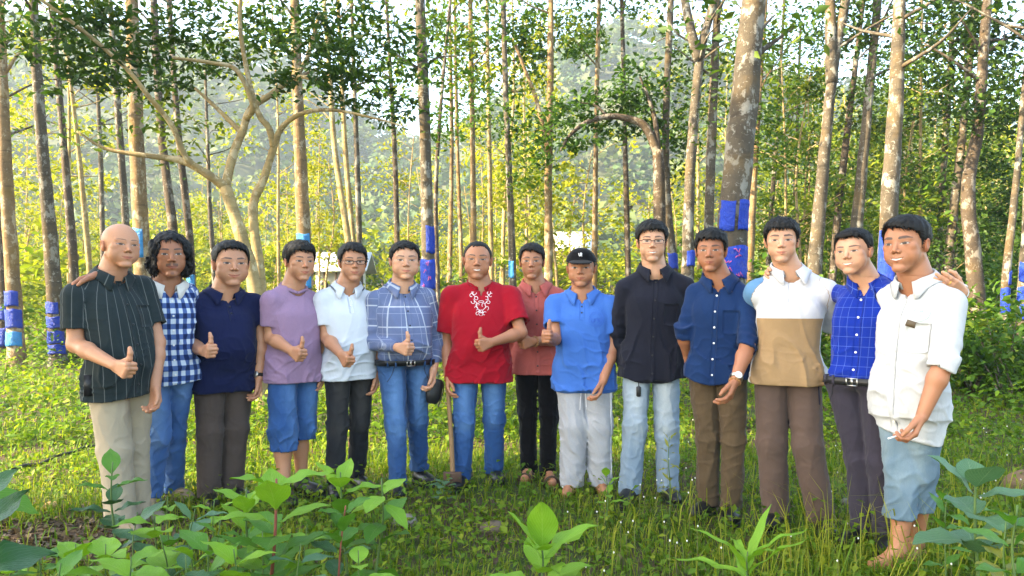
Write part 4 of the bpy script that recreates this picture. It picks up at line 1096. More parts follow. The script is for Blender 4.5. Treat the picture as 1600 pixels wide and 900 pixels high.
def head_color(q, hp, skin, hairc, st, seed):
    n = len(q)
    skin = np.asarray(skin, f32); C = np.repeat(skin[None], n, 0)
    x, y, z = np.abs(q[:, 0]) / hp['w'], q[:, 1], q[:, 2]
    ns = SinNoise(seed, 14, 6)
    C = C * (1 + .05 * ns(q))[:, None]
    front = sstep(-y, .14, .24)
    def blend(C, m, c): return C * (1 - m[:, None]) + np.asarray(c, f32) * m[:, None]
    flush = front * np.exp(-((x - .17) ** 2 / .009 + (z + .08) ** 2 / .01)) * .5 + front * np.exp(-(x ** 2 / .004 + (z + .12) ** 2 / .005)) * .45
    C = C * (1 - flush[:, None] * np.array([.02, .13, .15], f32))
    ear = sstep(x, .31, .34) * sstep(.16 - np.abs(z + .02), 0, .05)
    C = C * (1 - ear[:, None] * np.array([.0, .15, .18], f32))
    sb = sstep(-z, .13, .2) * sstep(-y, .02, .1) * hp['stubble'] * (.75 + .25 * ns(q * 3))
    C = blend(C, np.clip(sb, 0, 1), skin * np.array([.42, .45, .5]))
    sm, mw = hp['smile'], hp['mouth']
    zl = -.266 + (.004 + .028 * sm) * (x / mw) ** 2
    if hp['mous']:
        m = front * sstep(.034 - np.abs(z + .212 + .25 * x * x * 3), 0, .012) * (x < mw * 1.15) * sstep(x, .012, .03)
        C = blend(C, m * .75 * hp['mous'], hairc)
        m = front * sstep(.05 - np.hypot(x, (z + .40) * 1.3), 0, .03)
        C = blend(C, m * .45 * hp['mous'], hairc)
    u = np.clip(x / mw, 0, 1)
    up = zl + .032 * (1 - u ** 2) * (1 - .18 * np.exp(-(x / .02) ** 2)); lo = zl - .042 * (1 - u ** 2)
    lip = front * (x < mw) * sstep(up - z, -.004, .008) * sstep(z - lo, -.004, .008)
    C = blend(C, lip * .85, skin * np.array([.86, .50, .52]))
    if hp['teeth']:
        m = front * (x < mw * .78) * sstep(.013 * (1 - (x / mw) ** 2) + .003 - np.abs(z - zl), -.002, .004)
        C = blend(C, m, (.72, .68, .60))
        m = front * (x < mw * .98) * sstep(.006 - np.abs(z - zl - .015 * (1 - u ** 2)), 0, .005)
        C = blend(C, m * .7, skin * .25)
    m = front * (x < mw * 1.03) * sstep(.009 - np.abs(z - zl + (.018 * (1 - u ** 2) if hp['teeth'] else 0)), 0, .007)
    C = blend(C, m * (.5 if hp['teeth'] else .85), skin * np.array([.22, .12, .12]))
    bz = np.interp(x, [.045, .11, .17, .24], [.112, .124, .130, .112]); bt = np.interp(x, [.04, .06, .15, .24], [.0, .018, .020, .004]) * hp['brow']
    m = front * sstep(bt - np.abs(z - bz), -.004, .006) * (x > .04) * (x < .24)
    C = blend(C, m * .88, np.asarray(hairc) + skin * .05)
    ex, ez = .135, .012
    du = (x - ex) / .074
    op = hp['eye']
    t_ = ez + .024 * op * (1 - du ** 2) + .006 * du; b_ = ez - .016 * op * (1 - du ** 2) + .006 * du
    inside = front * (np.abs(du) < 1)
    eye = inside * sstep(t_ - z, -.003, .004) * sstep(z - b_, -.003, .004)
    C = blend(C, eye, (.44, .39, .35))
    iris = sstep(.038 - np.hypot(x - ex, z - ez - .003), 0, .008)
    C = blend(C, eye * iris, (.018, .011, .009))
    lash = inside * sstep(.011 - np.abs(z - t_ - .002), 0, .008)
    C = blend(C, lash * .9, (.03, .018, .015))
    m = inside * sstep(.006 - np.abs(z - b_ + .002), 0, .006)
    C = blend(C, m * .4, skin * .4)
    m = front * (np.abs(du) < 1.2) * sstep(.006 - np.abs(z - t_ - .024), 0, .006)
    C = blend(C, m * .35, skin * .5)
    nost = sstep(.014 - np.hypot(x - .026, (z + .162) * 1.4), 0, .01) * sstep(-y, .33, .36)
    C = blend(C, nost * .8, skin * .15)
    if st is not None:
        zh = hairline(q, st)
        sc = sstep(z - zh + .012 * ns(q * 4), -.015, .03) * (1 - ear)
        C = blend(C, sc * (.9 if hp.get('buzz') is None else .8), np.asarray(hairc) * 1.2 + skin * .06)
    return np.clip(C, 0, 1)

def norm(v): return v / (np.linalg.norm(v) + 1e-9)

def hand_caps(kind, W, f, u, right, sc=1.0, curl=1.0):
    """capsules (a,b,ra,rb) of a hand: f along the forearm, u to the thumb side"""
    f = norm(f); u = norm(u - f * np.dot(u, f))
    p = np.cross(u, f) if right else np.cross(f, u)
    C = []
    L = lambda a, b, c: W + sc * (f * a + u * b + p * c)
    fl = (.94, 1.06, 1.0, .8)
    if kind == 'thumb':
        for k in range(4):
            uo = .031 - .0205 * k
            kn = L(.088 - .006 * abs(k - 1), uo, -.008)
            C.append((L(.012, uo * .5, 0), kn, .0175 * sc, .0135 * sc))
            p1 = kn + sc * (p * .041 * fl[k] + f * .008); C.append((kn, p1, .0120 * sc, .0108 * sc))
            p2 = p1 + sc * (-f * .029 + p * .004); C.append((p1, p2, .0108 * sc, .0098 * sc))
            p3 = p2 + sc * (-p * .022 - f * .003); C.append((p2, p3, .0098 * sc, .0088 * sc))
        t0, t1 = L(.025, .018, .012), L(.060, .052, .020)
        t2 = t1 + sc * (u * .030 - f * .002); t3 = t2 + sc * (u * .022 - f * .010)
        C += [(t0, t1, .018 * sc, .0145 * sc), (t1, t2, .014 * sc, .0128 * sc), (t2, t3, .0132 * sc, .0102 * sc)]
    else:
        for k in range(4):
            uo = .031 - .0205 * k
            kn = L(.090 - .006 * abs(k - 1), uo, -.004)
            C.append((L(.012, uo * .5, 0), kn, .0165 * sc, .012 * sc))
            ang = 0; q = kn
            for ln, da, r0, r1 in ((.043, .35, .0112, .0102), (.028, .55, .0102, .0092), (.021, .4, .0092, .0080)):
                ang += da * curl * (1 + .12 * k)
                sp = (1.5 - k) * .03
                q2 = q + sc * ln * fl[k] * (math.cos(ang) * f + math.sin(ang) * p + sp * u)
                C.append((q, q2, r0 * sc, r1 * sc)); q = q2
        t0, t1 = L(.022, .02, .010), L(.058, .042, .020)
        t2 = t1 + sc * (f * .032 + u * .012 + p * .010); t3 = t2 + sc * (f * .026 - u * .002 + p * .008)
        C += [(t0, t1, .0165 * sc, .013 * sc), (t1, t2, .0125 * sc, .011 * sc), (t2, t3, .011 * sc, .0085 * sc)]
    return C
# ------------------------------------------------------------------ people materials
def skin_mat():
    k = NT('skin', 0.48)
    pore = k.noise(k.coord(), 130, 4, .7); blot = k.noise(k.coord(), 28, 3)
    c_ = k.mix(k.m('MULTIPLY', pore, .28), k.attr('col').outputs['Color'], k.mix(1.0, k.attr('col').outputs['Color'], (.72, .60, .52), 'MULTIPLY'))
    k.color(k.mix(k.m('MULTIPLY', k.step(blot, .5, .7), .22), c_, k.mix(1.0, c_, (1.0, .80, .76), 'MULTIPLY')))
    k.b.inputs['Subsurface Weight'].default_value = 0.12
    k.b.inputs['Subsurface Radius'].default_value = (1.0, 0.35, 0.2)
    k.b.inputs['Subsurface Scale'].default_value = 0.008
    k.b.inputs['Specular IOR Level'].default_value = 0.42
    n = k.noise(k.coord(), 220, 3)
    k.bump(n, 0.12, 0.002)
    return k.mat
M_SKIN = skin_mat()

def hair_mat():
    k = NT('hair', 0.6)
    v = k.mapping(k.coord(), (1, .35, .22), (0.3, 0.2, 0.5))
    n = k.noise(v, 420.0, 3, 0.6, .4)
    k.color(k.mix(n, (.002, .0018, .0016), (.012, .0105, .0095)))
    k.bump(n, 0.5, 0.003)
    k.b.inputs['Specular IOR Level'].default_value = 0.22
    return k.mat
M_HAIR = hair_mat()

def cloth(name, color_fn, rough=0.88, weave=900, fold=0.22, sheen=0.08):
    """color_fn(k, u, v) -> colour socket or tuple; u across the front, v up"""
    k = NT(name, rough)
    a = k.attr('puv').outputs['Vector']
    u, v, w = k.sep(a)
    c = color_fn(k, u, v, w)
    n1 = k.noise(k.coord(), 6, 4)
    c = k.mix(k.m('MULTIPLY', k.step(n1, .35, .7), .22), c, k.mix(1.0, c, (.62, .62, .64), 'MULTIPLY'))
    c = k.mix(k.m('MULTIPLY', k.noise(k.mapping(k.coord(), (1, 1, .3)), 420, 3, .7), .30), c, k.mix(1.0, c, (.66, .66, .68), 'MULTIPLY'))
    k.color(c)
    k.b.inputs['Sheen Weight'].default_value = sheen
    k.b.inputs['Sheen Roughness'].default_value = 0.5
    k.b.inputs['Specular IOR Level'].default_value = 0.08
    wv = k.noise(k.coord(), weave, 1)
    fo = k.noise(k.mapping(k.coord(), (1, 1, .5), (0.3, 0.5, 0)), 15, 4, .55, .5)
    b1 = k.bump(fo, fold, 0.03)
    k.bump(wv, 0.12, 0.002, b1)
    return k.mat

def solid(c): return lambda k, u, v, w: c
def melange(c, c2, sc=260):
    return lambda k, u, v, w: k.mix(k.noise(k.mapping(k.coord(), (1, 1, .35)), sc, 2), c, c2)
def denim(c, fade, amt=.8):
    def fn(k, u, v, w):
        n = k.noise(k.mapping(k.coord(), (1, 1, .5)), 9, 5, .65)
        f = k.m('MULTIPLY', k.attr('fade').outputs['Fac'], amt)
        t = k.m('ADD', f, k.m('MULTIPLY', k.m('SUBTRACT', n, .5), .9), clamp=True)
        g = k.noise(k.mapping(k.coord(), (3, 3, .6)), 160, 2)
        return k.mix(k.m('MULTIPLY', g, .35), k.mix(t, c, fade), tuple(x * .55 for x in c))
    return fn
def pin(c, line, per, half, off=0.0):
    def fn(k, u, v, w):
        return k.mix(k.m('MULTIPLY', k.line(u, per, half, off), .75), c, line)
    return fn
def gingham(white, mid, dark, per):
    def fn(k, u, v, w):
        a = k.line(u, per, per * .26, 0, .12); b = k.line(v, per, per * .26, 0.01, .12)
        t = k.m('MULTIPLY', k.m('ADD', a, b), .5)
        c = k.mix(k.step(t, .1, .5), white, mid)
        c = k.mix(k.step(t, .5, 1.0), c, dark)
        l1 = k.line(u, per * 2, per * .05, per * .5); 
        return k.mix(k.m('MULTIPLY', l1, .5), c, dark)
    return fn
def window(c, line, pu, pv, hu, hv, fine=None, lo=.8, c2=None):
    def fn(k, u, v, w):
        g = k.mix(k.noise(k.coord(), 300, 2), c, c2 or tuple(x * 1.25 for x in c))
        a = k.m('MAXIMUM', k.line(u, pu, hu, pu * .5 + .02), k.line(v, pv, hv, .03))
        r = k.mix(k.m('MULTIPLY', a, lo), g, line)
        if fine:
            b = k.m('MAXIMUM', k.line(u, pu, fine, pu * .5 + .055), k.line(v, pv, fine, .075))
            r = k.mix(k.m('MULTIPLY', b, lo * .45), r, line)
        return r
    return fn
def colourblock(white, khaki, panel, zb):
    def fn(k, u, v, w):
        low = k.m('MULTIPLY', k.m('LESS_THAN', v, zb), k.m('LESS_THAN', k.m('ABSOLUTE', u), .235))
        low = k.m('MULTIPLY', low, k.m('LESS_THAN', k.m('ABSOLUTE', w), .5))
        c = k.mix(low, white, khaki)
        side = k.m('MULTIPLY', k.m('GREATER_THAN', w, .5), k.m('LESS_THAN', w, 1.5))
        return k.mix(side, c, panel)
    return fn
M_SEAM = plain('seam_thread', (.03, .032, .04), .9)
M_SOLE = plain('shoe_rubber', (.02, .02, .022), .6)
M_BLACKLEATHER = plain('black_leather', (.012, .012, .013), .38, bump=.2)
M_METAL = plain('buckle_metal', (.45, .43, .4), .3, 1.0)
M_GOLD = plain('ring_gold', (.7, .45, .12), .3, 1.0)
M_BUTTONW = plain('pearl_button', (.75, .74, .72), .3)
M_BUTTOND = plain('dark_button', (.02, .02, .022), .35)
def lens_mat():
    k = NT('spectacle_lens', 0.05)
    tr = k.n('ShaderNodeBsdfTransparent'); gl = k.n('ShaderNodeBsdfGlossy'); gl.inputs['Roughness'].default_value = .05
    mx = k.n('ShaderNodeMixShader'); mx.inputs[0].default_value = .025
    k.t.links.new(tr.outputs[0], mx.inputs[1]); k.t.links.new(gl.outputs[0], mx.inputs[2]); k.t.links.new(mx.outputs[0], k.out.inputs[0])
    return k.mat
M_LENS = lens_mat()
M_FRAME = plain('spectacle_frame', (.008, .007, .008), .55)
# ------------------------------------------------------------------ one person from a spec in photo pixels
def ray_sphere(px, py, c, L, near, base):
    """point on the camera ray of a pixel at distance L from c (local coords)"""
    o = np.array([0, 0, CAMZ]) - base
    dr = np.array([(px - CXP) / FPX, 1.0, -(py - HYP) / FPX]); dr = dr / np.linalg.norm(dr)
    oc = c - o
    tca = np.dot(oc, dr); d2 = np.dot(oc, oc) - tca * tca
    if d2 >= L * L: t = tca
    else:
        th = math.sqrt(L * L - d2); t = tca - th if near == 'n' else tca + th
    q = o + dr * t
    v = q - c
    return c + norm(v) * L if d2 >= L * L * .999 else q

def bbox(caps, m):
    A = np.array([c[0] for c in caps] + [c[1] for c in caps]); r = max(max(c[2], c[3]) for c in caps) + m
    return A.min(0) - r, A.max(0) + r

def build_person(i, S):
    d = S['d']; F_ = FPX / d
    feet = [np.array([(x - CXP) / FPX * dd, dd, 0.0]) for x, dd in [(fx, min(max(CAMZ * FPX / (fy - HYP), d - .28), d + .3)) for fx, fy in S['feet']]]
    base = np.array([(feet[0][0] + feet[1][0]) / 2, d, ground_z((feet[0][0] + feet[1][0]) / 2, d)])
    gz = base[2]
    L = lambda px, py, dy=0.0: pix(px, py, d + dy) - base
    H = CAMZ - (S['top'] - HYP) / F_
    H -= gz
    az = math.degrees(math.atan2(CXP - S['headx'], FPX))   # yaw is as it looks from the camera
    psi = math.radians(S.get('yaw', 0) + az)
    Fw = np.array([math.sin(psi), -math.cos(psi), 0]); Sd = np.array([math.cos(psi), math.sin(psi), 0])
    wd, belly = S.get('wd', 1.0), S.get('belly', 0.0)
    (lx, ly), (rx, ry) = S['shL'], S['shR']
    sp, cp = math.sin(psi), math.cos(psi)
    jl = L(lx, ly, -.17 * sp) + np.array([.035, 0, -.040]); jr = L(rx, ry, .17 * sp) + np.array([-.035, 0, -.040])
    zs = (jl[2] + jr[2]) / 2 + .03
    chest = np.array([(jl[0] + jr[0]) / 2, (jl[1] + jr[1]) / 2, 0])
    hip = np.array([L(S['hipx'], 600)[0], 0.0, 0]) + np.array([0, S.get('hipdy', 0), 0])
    zcr, zhp = .465 * H, .515 * H
    hipf, chestf = hip.astype(f32), chest.astype(f32)
    def center(z):
        t = np.clip((z - zhp) / (zs - zhp), 0, 1.1)
        return hipf + t.astype(f32)[:, None] * (chestf - hipf)
    zk = np.array([zcr - .10, .50 * H, .575 * H, .64 * H, .71 * H, zs - .06, zs + .005, zs + .04])
    wk = np.array([.172, .172, .160, .166, .176, .165, .12, .06]) * wd
    ek = np.array([.122, .122, .112 + belly, .114 + belly * .8, .118 + belly * .25, .104, .082, .055]) * (.5 + .5 * wd)
    yk = np.array([.0, .0, belly * .55, belly * .45, .006, 0, -.01, -.015])
    Ff, Sf = Fw.astype(f32), Sd.astype(f32)
    zf = np.linspace(zk[0], zk[-1], 160); ker = np.hanning(27); ker /= ker.sum()
    smooth = lambda v: np.convolve(np.pad(np.interp(zf, zk, v), 13, mode='edge'), ker, 'valid')
    wk, ek, yk = smooth(wk), smooth(ek), smooth(yk); zk = zf
    def torso(P, off=0.0, flare=0.0):
        z = P[:, 2]
        q = P - center(z); q[:, 2] = 0
        a = q @ Sf; b = q @ Ff
        w = np.interp(z, zk, wk).astype(f32) + f32(off); e = np.interp(z, zk, ek).astype(f32) + f32(off)
        if flare: 
            fl = f32(flare) * np.clip((f32(.62 * H) - z) / f32(.25), 0, 1); w = w + fl; e = e + fl * .8
        y = np.interp(z, zk, yk).astype(f32)
        a2 = (a / w) ** 2; b2 = ((b - y) / e) ** 2
        r = f32(.6) * np.sqrt(a2 + b2) + f32(.4) * np.sqrt(np.sqrt(a2 * a2 + b2 * b2))
        dd = (r - 1) * np.minimum(w, e) * .95
        return np.maximum(smax(dd, z - (zs + .045 + off), .03), zcr - .06 - z).astype(f32)
    # head
    hst = HAIR_ST.get(S['hair'])
    htop = {'cap': .10, None: .0}.get(S['hair'], hst['top'] * .95 if hst else 0.0)
    hp = dict(HEAD_DEF); hp.update(S.get('face', {})); hp['w'] *= 1.07; hp['smile'] = hp['smile'] * .8 + .25
    ztop, zch = L(0, S['top'])[2], L(0, S['chin'])[2]
    hh = (ztop - zch) / (1 + htop) * 1.0
    hy = math.radians(S.get('hyaw', 0) + az)
    Rh = rotz(hy) @ rotx(math.radians(S.get('pitch', 0))) @ roty(math.radians(S.get('roll', 0)))
    Hc = np.array([L(S['headx'], 400)[0], chest[1] - .01, zch + .5 * hh]) + Fw * .015
    Hc[0] -= (Rh @ np.array([0, -.0, 0]))[0]
    Rf = Rh.astype(f32); Hf = Hc.astype(f32)
    toq = lambda P: ((P - Hf) @ Rf) / f32(hh)
    fromq = lambda q: (np.asarray(q, float) * hh) @ Rh.T + Hc
    nk0 = fromq((0, .13, -.18)); zc = min(max(zch - .008, zs + .06), zs + .16)              # height of the collar, just under the jaw
    nk1 = chest * 1.0 + np.array([0, 0, zc - .058]) - Fw * .012
    nr = hh * .272 * S.get('neck', 1.0)
    def neck(P, off=0.0): return cap(P, nk0, nk1, nr + off, nr * 1.12 + off)
    # arms
    arms = {}
    for side in 'LR':
        a = S['arm' + side]
        j = jl if side == 'L' else jr
        right = side == 'L'                                  # image left is the person's right
        L1, L2 = .172 * H, .150 * H
        el = ray_sphere(*a['e'], j, L1 * a.get('l1', 1), a.get('ne', 'n'), base)
        wr = ray_sphere(*a['w'], el, L2 * a.get('l2', 1), a.get('nw', 'n'), base)
        if 'wdy' in a: wr = L(*a['w'], a['wdy'])
        if 'edy' in a: el = L(*a['e'], a['edy'])
        fdir = norm(wr - el)
        if 'h' in a:
            tgt = L(*a['h'], (wr + base)[1] - d + a.get('hdy', 0)); fdir = norm(tgt - wr) * a.get('hk', .3) + fdir * (1 - a.get('hk', .3))
        up = np.array([0, 0, 1.0]) if a['k'] == 'thumb' else np.array(a.get('u', Fw * 1.0), float)
        hs = S.get('hand', 1.0) * H / 1.70
        hc = hand_caps('thumb' if a['k'] == 'thumb' else 'relax', wr, fdir, up, right, hs, a.get('curl', 1.0)) if a['k'] != 'none' else []
        arms[side] = dict(j=j, e=el, w=wr, caps=hc, f=norm(fdir), a=a)
    thk = S.get('armk', 1.0)
    def arm_caps(A):
        j, e, w = A['j'], A['e'], A['w']; m = e + (w - e) * .3
        return [(j, e, .050 * thk, .041 * thk), (e, m, .041 * thk, .042 * thk), (m, w, .042 * thk, .027 * thk)]
    def arm_sd(P, A):
        D = None
        for c in arm_caps(A):
            x = cap(P, *c); D = x if D is None else smin(D, x, .02)
        for k, c in enumerate(A['caps']):
            x = cap(P, *c); D = smin(D, x, .012 if k % 4 == 0 and k < 16 else .006)
        return D
    # legs
    lat = Sd
    hips = [np.array([hip[0], hip[1], .505 * H]) - lat * .083 * wd, np.array([hip[0], hip[1], .505 * H]) + lat * .083 * wd]
    legs = []
    for k in (0, 1):
        ank = feet[k] - base + np.array([0, 0, .085]); ank[2] = .085
        kn = hips[k] * .5 + ank * .5; kn[2] = .275 * H; kn += Fw * .03
        if 'knee' in S:
            kx = L(*S['knee'][k], (kn[1])); kn[0] = kx[0]
        out = (-.22 if k == 0 else .22)
        fd = rotz(out) @ Fw
        if 'fdir' in S: fd = rotz(math.radians(S['fdir'][k])) @ Fw
        legs.append(dict(h=hips[k], k=kn, a=ank, f=fd))
    def leg_skin(P, g):
        h_, k_, a_, fd = g['h'], g['k'], g['a'], g['f']
        D = cap(P, h_, k_, .078, .050)
        D = smin(D, cap(P, k_, k_ * .6 + a_ * .4 - fd * .018, .048, .052), .02)
        D = smin(D, cap(P, k_ * .6 + a_ * .4 - fd * .018, a_, .052, .034), .03)
        ft = a_ + np.array([0, 0, -.05])
        D = smin(D, cap(P, ft - fd * .035, ft + fd * .13, .036, .030), .03)
        D = smin(D, cap(P, a_, ft + fd * .09, .036, .028), .03)
        return np.maximum(D, .004 - P[:, 2])
    root = empty('person', base, S['label'], 'person', 'men posing in a line')
    skin = np.array(S['skin'], f32)
    # ---- body: one mesh
    VV, QQ, CC = [], [], []; off = 0
    def addblk(V, Q, C):
        nonlocal off
        VV.append(V); QQ.append(Q + off); CC.append(C); off += len(V)
    ns = SinNoise(i * 7 + 3, 12, 6)
    def tint(V):
        return np.clip(skin[None] * (1 + .07 * ns(V))[:, None], 0, 1)
    zsp = zch - .05 * hh
    def f_head(P, body=False):
        D = head_sd(toq(P), hp) * f32(hh)
        D = smin(D, neck(P), .02)
        if body: D = smin(D, torso(P, -.022), .03)
        for A in arms.values(): D = smin(D, cap(P, nk1 + np.array([0, 0, .02]), A['j'], .050, .045), .03)
        return D
    def f_chest(P):
        D = smin(neck(P) + .0016 * sstep(P[:, 2], zsp - .02, zsp + .012), torso(P, -.022), .03)
        for A in arms.values(): D = smin(D, cap(P, nk1 + np.array([0, 0, .02]), A['j'], .050, .045), .03)
        return D
    V, Q = sdf_mesh(f_head, np.array([Hc[0] - .5 * hh, Hc[1] - .62 * hh, zsp]), Hc + hh * np.array([.5, .62, .55]), .0027, lip=1.45)
    q = toq(V)
    C = head_color(q, hp, skin, S.get('hairc', (.008, .007, .006)), hst if S['hair'] != 'long' else None, i)
    nf = sstep(-q[:, 2], .52, .62)[:, None]
    C = C * (1 - nf) + tint(V) * nf
    addblk(V, Q, C)
    V, Q = sdf_mesh(f_chest, np.array([Hc[0] - .13, chest[1] - .17, zs - .12]), np.array([Hc[0] + .13, chest[1] + .15, max(zsp, zs + .03) + .012]), .006)
    addblk(V, Q, tint(V))
    def f_core(P):
        D = np.maximum(torso(P, -.035) + .6 * np.clip(zhp + .06 - P[:, 2], 0, .3), zcr + .08 - P[:, 2])
        for g in legs: D = smin(D, leg_skin(P, g), .03)
        for A in arms.values(): D = smin(D, cap(P, A['j'], A['e'], .046 * thk, .038 * thk), .03)
        return D
    aj = np.array([g[k] for g in legs for k in 'hka'] + [A[k] for A in arms.values() for k in 'je'] + [hip])
    clo = aj.min(0) - .16; chi = aj.max(0) + .16; clo[2] = -.01; chi[2] = zs - .05
    V, Q = sdf_mesh(f_core, clo, chi, .012)
    C = tint(V)
    addblk(V, Q, C)
    for side, A in arms.items():
        if A['a']['k'] == 'none' and A['a'].get('hid'): continue
        cs = arm_caps(A)
        st = S['sleeve'] if S['sleeve'] != 'short' else 'short'
        if st == 'short': cs2 = [(A['j'] * .45 + A['e'] * .55, A['e'], .05, .05)] + cs[1:]
        elif st == 'rolled': cs2 = cs[1:]
        else: cs2 = [(A['e'] * .25 + A['w'] * .75, A['w'], .03, .03)]
        lo, hi = bbox(cs2 + A['caps'], .008)
        V, Q = sdf_mesh(lambda P: arm_sd(P, A), lo, hi, .0034)
        C = tint(V)
        if A['caps']:
            # knuckles and palm a little redder, nails paler
            dk = np.min([length(V - np.asarray(c[0], f32)) for c in A['caps'][:16]], 0)
            C = C * (1 - np.exp(-(dk / .012) ** 2)[:, None] * np.array([.0, .10, .12], f32))
            dt = np.min([length(V - np.asarray(A['caps'][k][1], f32)) for k in (3, 7, 11, 15, 18)], 0)
            C = C * (1 + .12 * np.exp(-(dt / .010) ** 2)[:, None])
        addblk(V, Q, np.clip(C, 0, 1))
    C = np.concatenate(CC); C = np.concatenate([C, np.ones((len(C), 1), f32)], 1)
    obj('body', mesh_data('body', np.concatenate(VV), np.concatenate(QQ), M_SKIN, True, {'col': C}), root)
    # ---- hair
    if hst is not None:
        n1, n2 = SinNoise(i * 11 + 5, 38, 9, (1, 1, .35)), SinNoise(i * 13 + 1, 75, 9, (1, .6, .5))
        f_hair = lambda P: hair_sd(toq(P), hp, hst, n1, n2) * f32(hh)
        zlo = -.62 if S['hair'] == 'long' else -.34
        ext = .60 if S['hair'] == 'long' else .52
        lo, hi = Hc + hh * np.array([-ext, -.55, zlo]), Hc + hh * np.array([ext, .62, .66])
        V, Q = sdf_mesh(f_hair, lo, hi, .0034, lip=2.2)
        # loose locks that break the outline
        r_ = np.random.default_rng(i + 50)
        nl = 900 if S['hair'] not in ('buzz', 'cap') else 0
        if nl:
            qa = toq(V); edge = np.nonzero((np.abs(qa[:, 2] - hairline(qa, hst)) < .05) & (qa[:, 1] < -.1))[0]
            k = r_.integers(0, len(V), nl)
            if len(edge) and S['hair'] != 'fade': k[:220] = edge[r_.integers(0, len(edge), 220)]
            p = V[k]; _, g = grad(f_hair, p)
            qk = toq(p); comb = np.stack([qk[:, 0] * .8 + hst.get('sweep', .35), -.25 + .9 * (qk[:, 1] > -.1), -.9 * np.ones(nl) + 1.4 * (qk[:, 2] > .36)], 1)
            if S['hair'] == 'long': comb = np.stack([qk[:, 0] * .8, .3 * np.ones(nl), -1.2 * np.ones(nl)], 1)
            comb = (comb + r_.normal(0, .2, (nl, 3))) @ Rh.T
            comb = comb - g * (comb * g).sum(1)[:, None]; comb /= np.linalg.norm(comb, axis=1)[:, None] + 1e-6
            sd_ = np.cross(comb, g); ln = r_.uniform(.010, .030, nl)[:, None] * (1.8 if S['hair'] == 'long' else 1.0)
            A_ = p - g * .004 + sd_ * .0025; B_ = p - g * .004 - sd_ * .0025; M_ = p + comb * ln * .6 + g * .0022; T_ = p + comb * ln + g * r_.uniform(-.006, .002, nl)[:, None]
            nb_ = len(V)
            V = np.concatenate([V, A_, B_, M_ + sd_ * .0015, M_ - sd_ * .0015, T_]).astype(f32)
            j_ = np.arange(nl)
            Q3 = np.stack([nb_ + 2 * nl + j_, nb_ + 3 * nl + j_, nb_ + 4 * nl + j_], 1)
            Q = [np.concatenate([Q, np.stack([nb_ + j_, nb_ + nl + j_, nb_ + 3 * nl + j_, nb_ + 2 * nl + j_], 1)]), Q3]
        obj('hair', mesh_data('hair', V, Q, M_HAIR), root)
    # ---- shirt
    sl = S['sleeve']; sr = S.get('slr', .066) ; ends = {}
    tuck = S.get('belt')
    zbelt = L(0, S['belt'])[2] if tuck else 0
    zhem = L(0, S['hem'])[2]; zhemR = L(0, S.get('hem2', S['hem']))[2]
    wr1, wr2 = SinNoise(i * 17 + 2, 30, 6, (1, 1, .5)), SinNoise(i * 19 + 4, 62, 6, (.55, .55, 1.1))
    wr3 = SinNoise(i * 31 + 9, 20, 4, (.7, .7, 1))
    wamp = S.get('wrinkle', .0078)
    def sleeve(P, A, side):
        j, e, w = A['j'], A['e'], A['w']
        if sl == 'short':
            t = S.get('slen', .72); end = j + (e - j) * t
            ax = norm(e - j)
            D = cap(P, j, j + (e - j) * 1.0, sr * .98, sr * 1.02)
            pl = (P - end.astype(f32)) @ ax.astype(f32)
            D = np.maximum(D, pl)
            D = np.maximum(D, -cap(P, end - ax * .022, end + ax * .06, sr - .015, sr - .014))
            return D
        t = 1.0 if sl == 'long' else S.get('roll_t', .12)
        end = e + (w - e) * (t * .96)
        ax = norm(w - e)
        D = smin(cap(P, j, e, sr * .95, sr * .82), cap(P, e, w, sr * .80, sr * .62), .02)
        pl = (P - end.astype(f32)) @ ax.astype(f32)
        fold = .0045 * np.sin(((P - j.astype(f32)) @ norm(e - j).astype(f32)) * 95 + 3 * wr1(P * .5))
        D = D + fold * np.exp(-(length(P - e.astype(f32)) / .13) ** 2)
        D = np.maximum(D, pl)
        if sl == 'rolled':
            rc = sr * .88 if t < .4 else sr * .8
            cf = cap(P, end - ax * .075, end, rc, rc * .99) + .002 * wr2(P)
            cf = np.maximum(np.maximum(cf, pl), -((P - (end - ax * .075).astype(f32)) @ ax.astype(f32)))
            D = np.minimum(D, cf)
            D = np.maximum(D, -cap(P, end - ax * .02, end + ax * .06, rc - .011, rc - .011))
        elif S.get('cuff', 1):
            rc = sr * .66
            cf = np.maximum(np.maximum(cap(P, end - ax * .06, end + ax * .01, rc, rc), pl), -((P - (end - ax * .06).astype(f32)) @ ax.astype(f32)))
            D = np.minimum(D, cf)
        return D
    zv = zc - .050 - S.get('vneck', .05)
    def hipcover(P):
        D = smin(cap(P, hips[0], legs[0]['k'], .100 * (.4 + .6 * wd) + S.get('loose', 0) * .5, .088), cap(P, hips[1], legs[1]['k'], .100 * (.4 + .6 * wd) + S.get('loose', 0) * .5, .088), .06)
        return D - .004
    def shirt_raw(P):
        D = torso(P, .004, S.get('flare', .012) if not tuck else 0)
        if tuck: D = D + .35 * np.clip(zbelt + .035 - P[:, 2], 0, .1)
        if not tuck: D = smin(D, hipcover(P), .05)
        for A in arms.values():
            D = smin(D, cap(P, nk1 + np.array([0, 0, .012]), A['j'] + np.array([0, 0, .012]), .060, .056), .05)
        for side, A in arms.items():
            if not A['a'].get('nosleeve'): D = smin(D, sleeve(P, A, side), .022)
        return D
    sl_ends = [A['j'] + (A['e'] - A['j']) * S.get('slen', .72) for A in arms.values()] if sl == 'short' else []
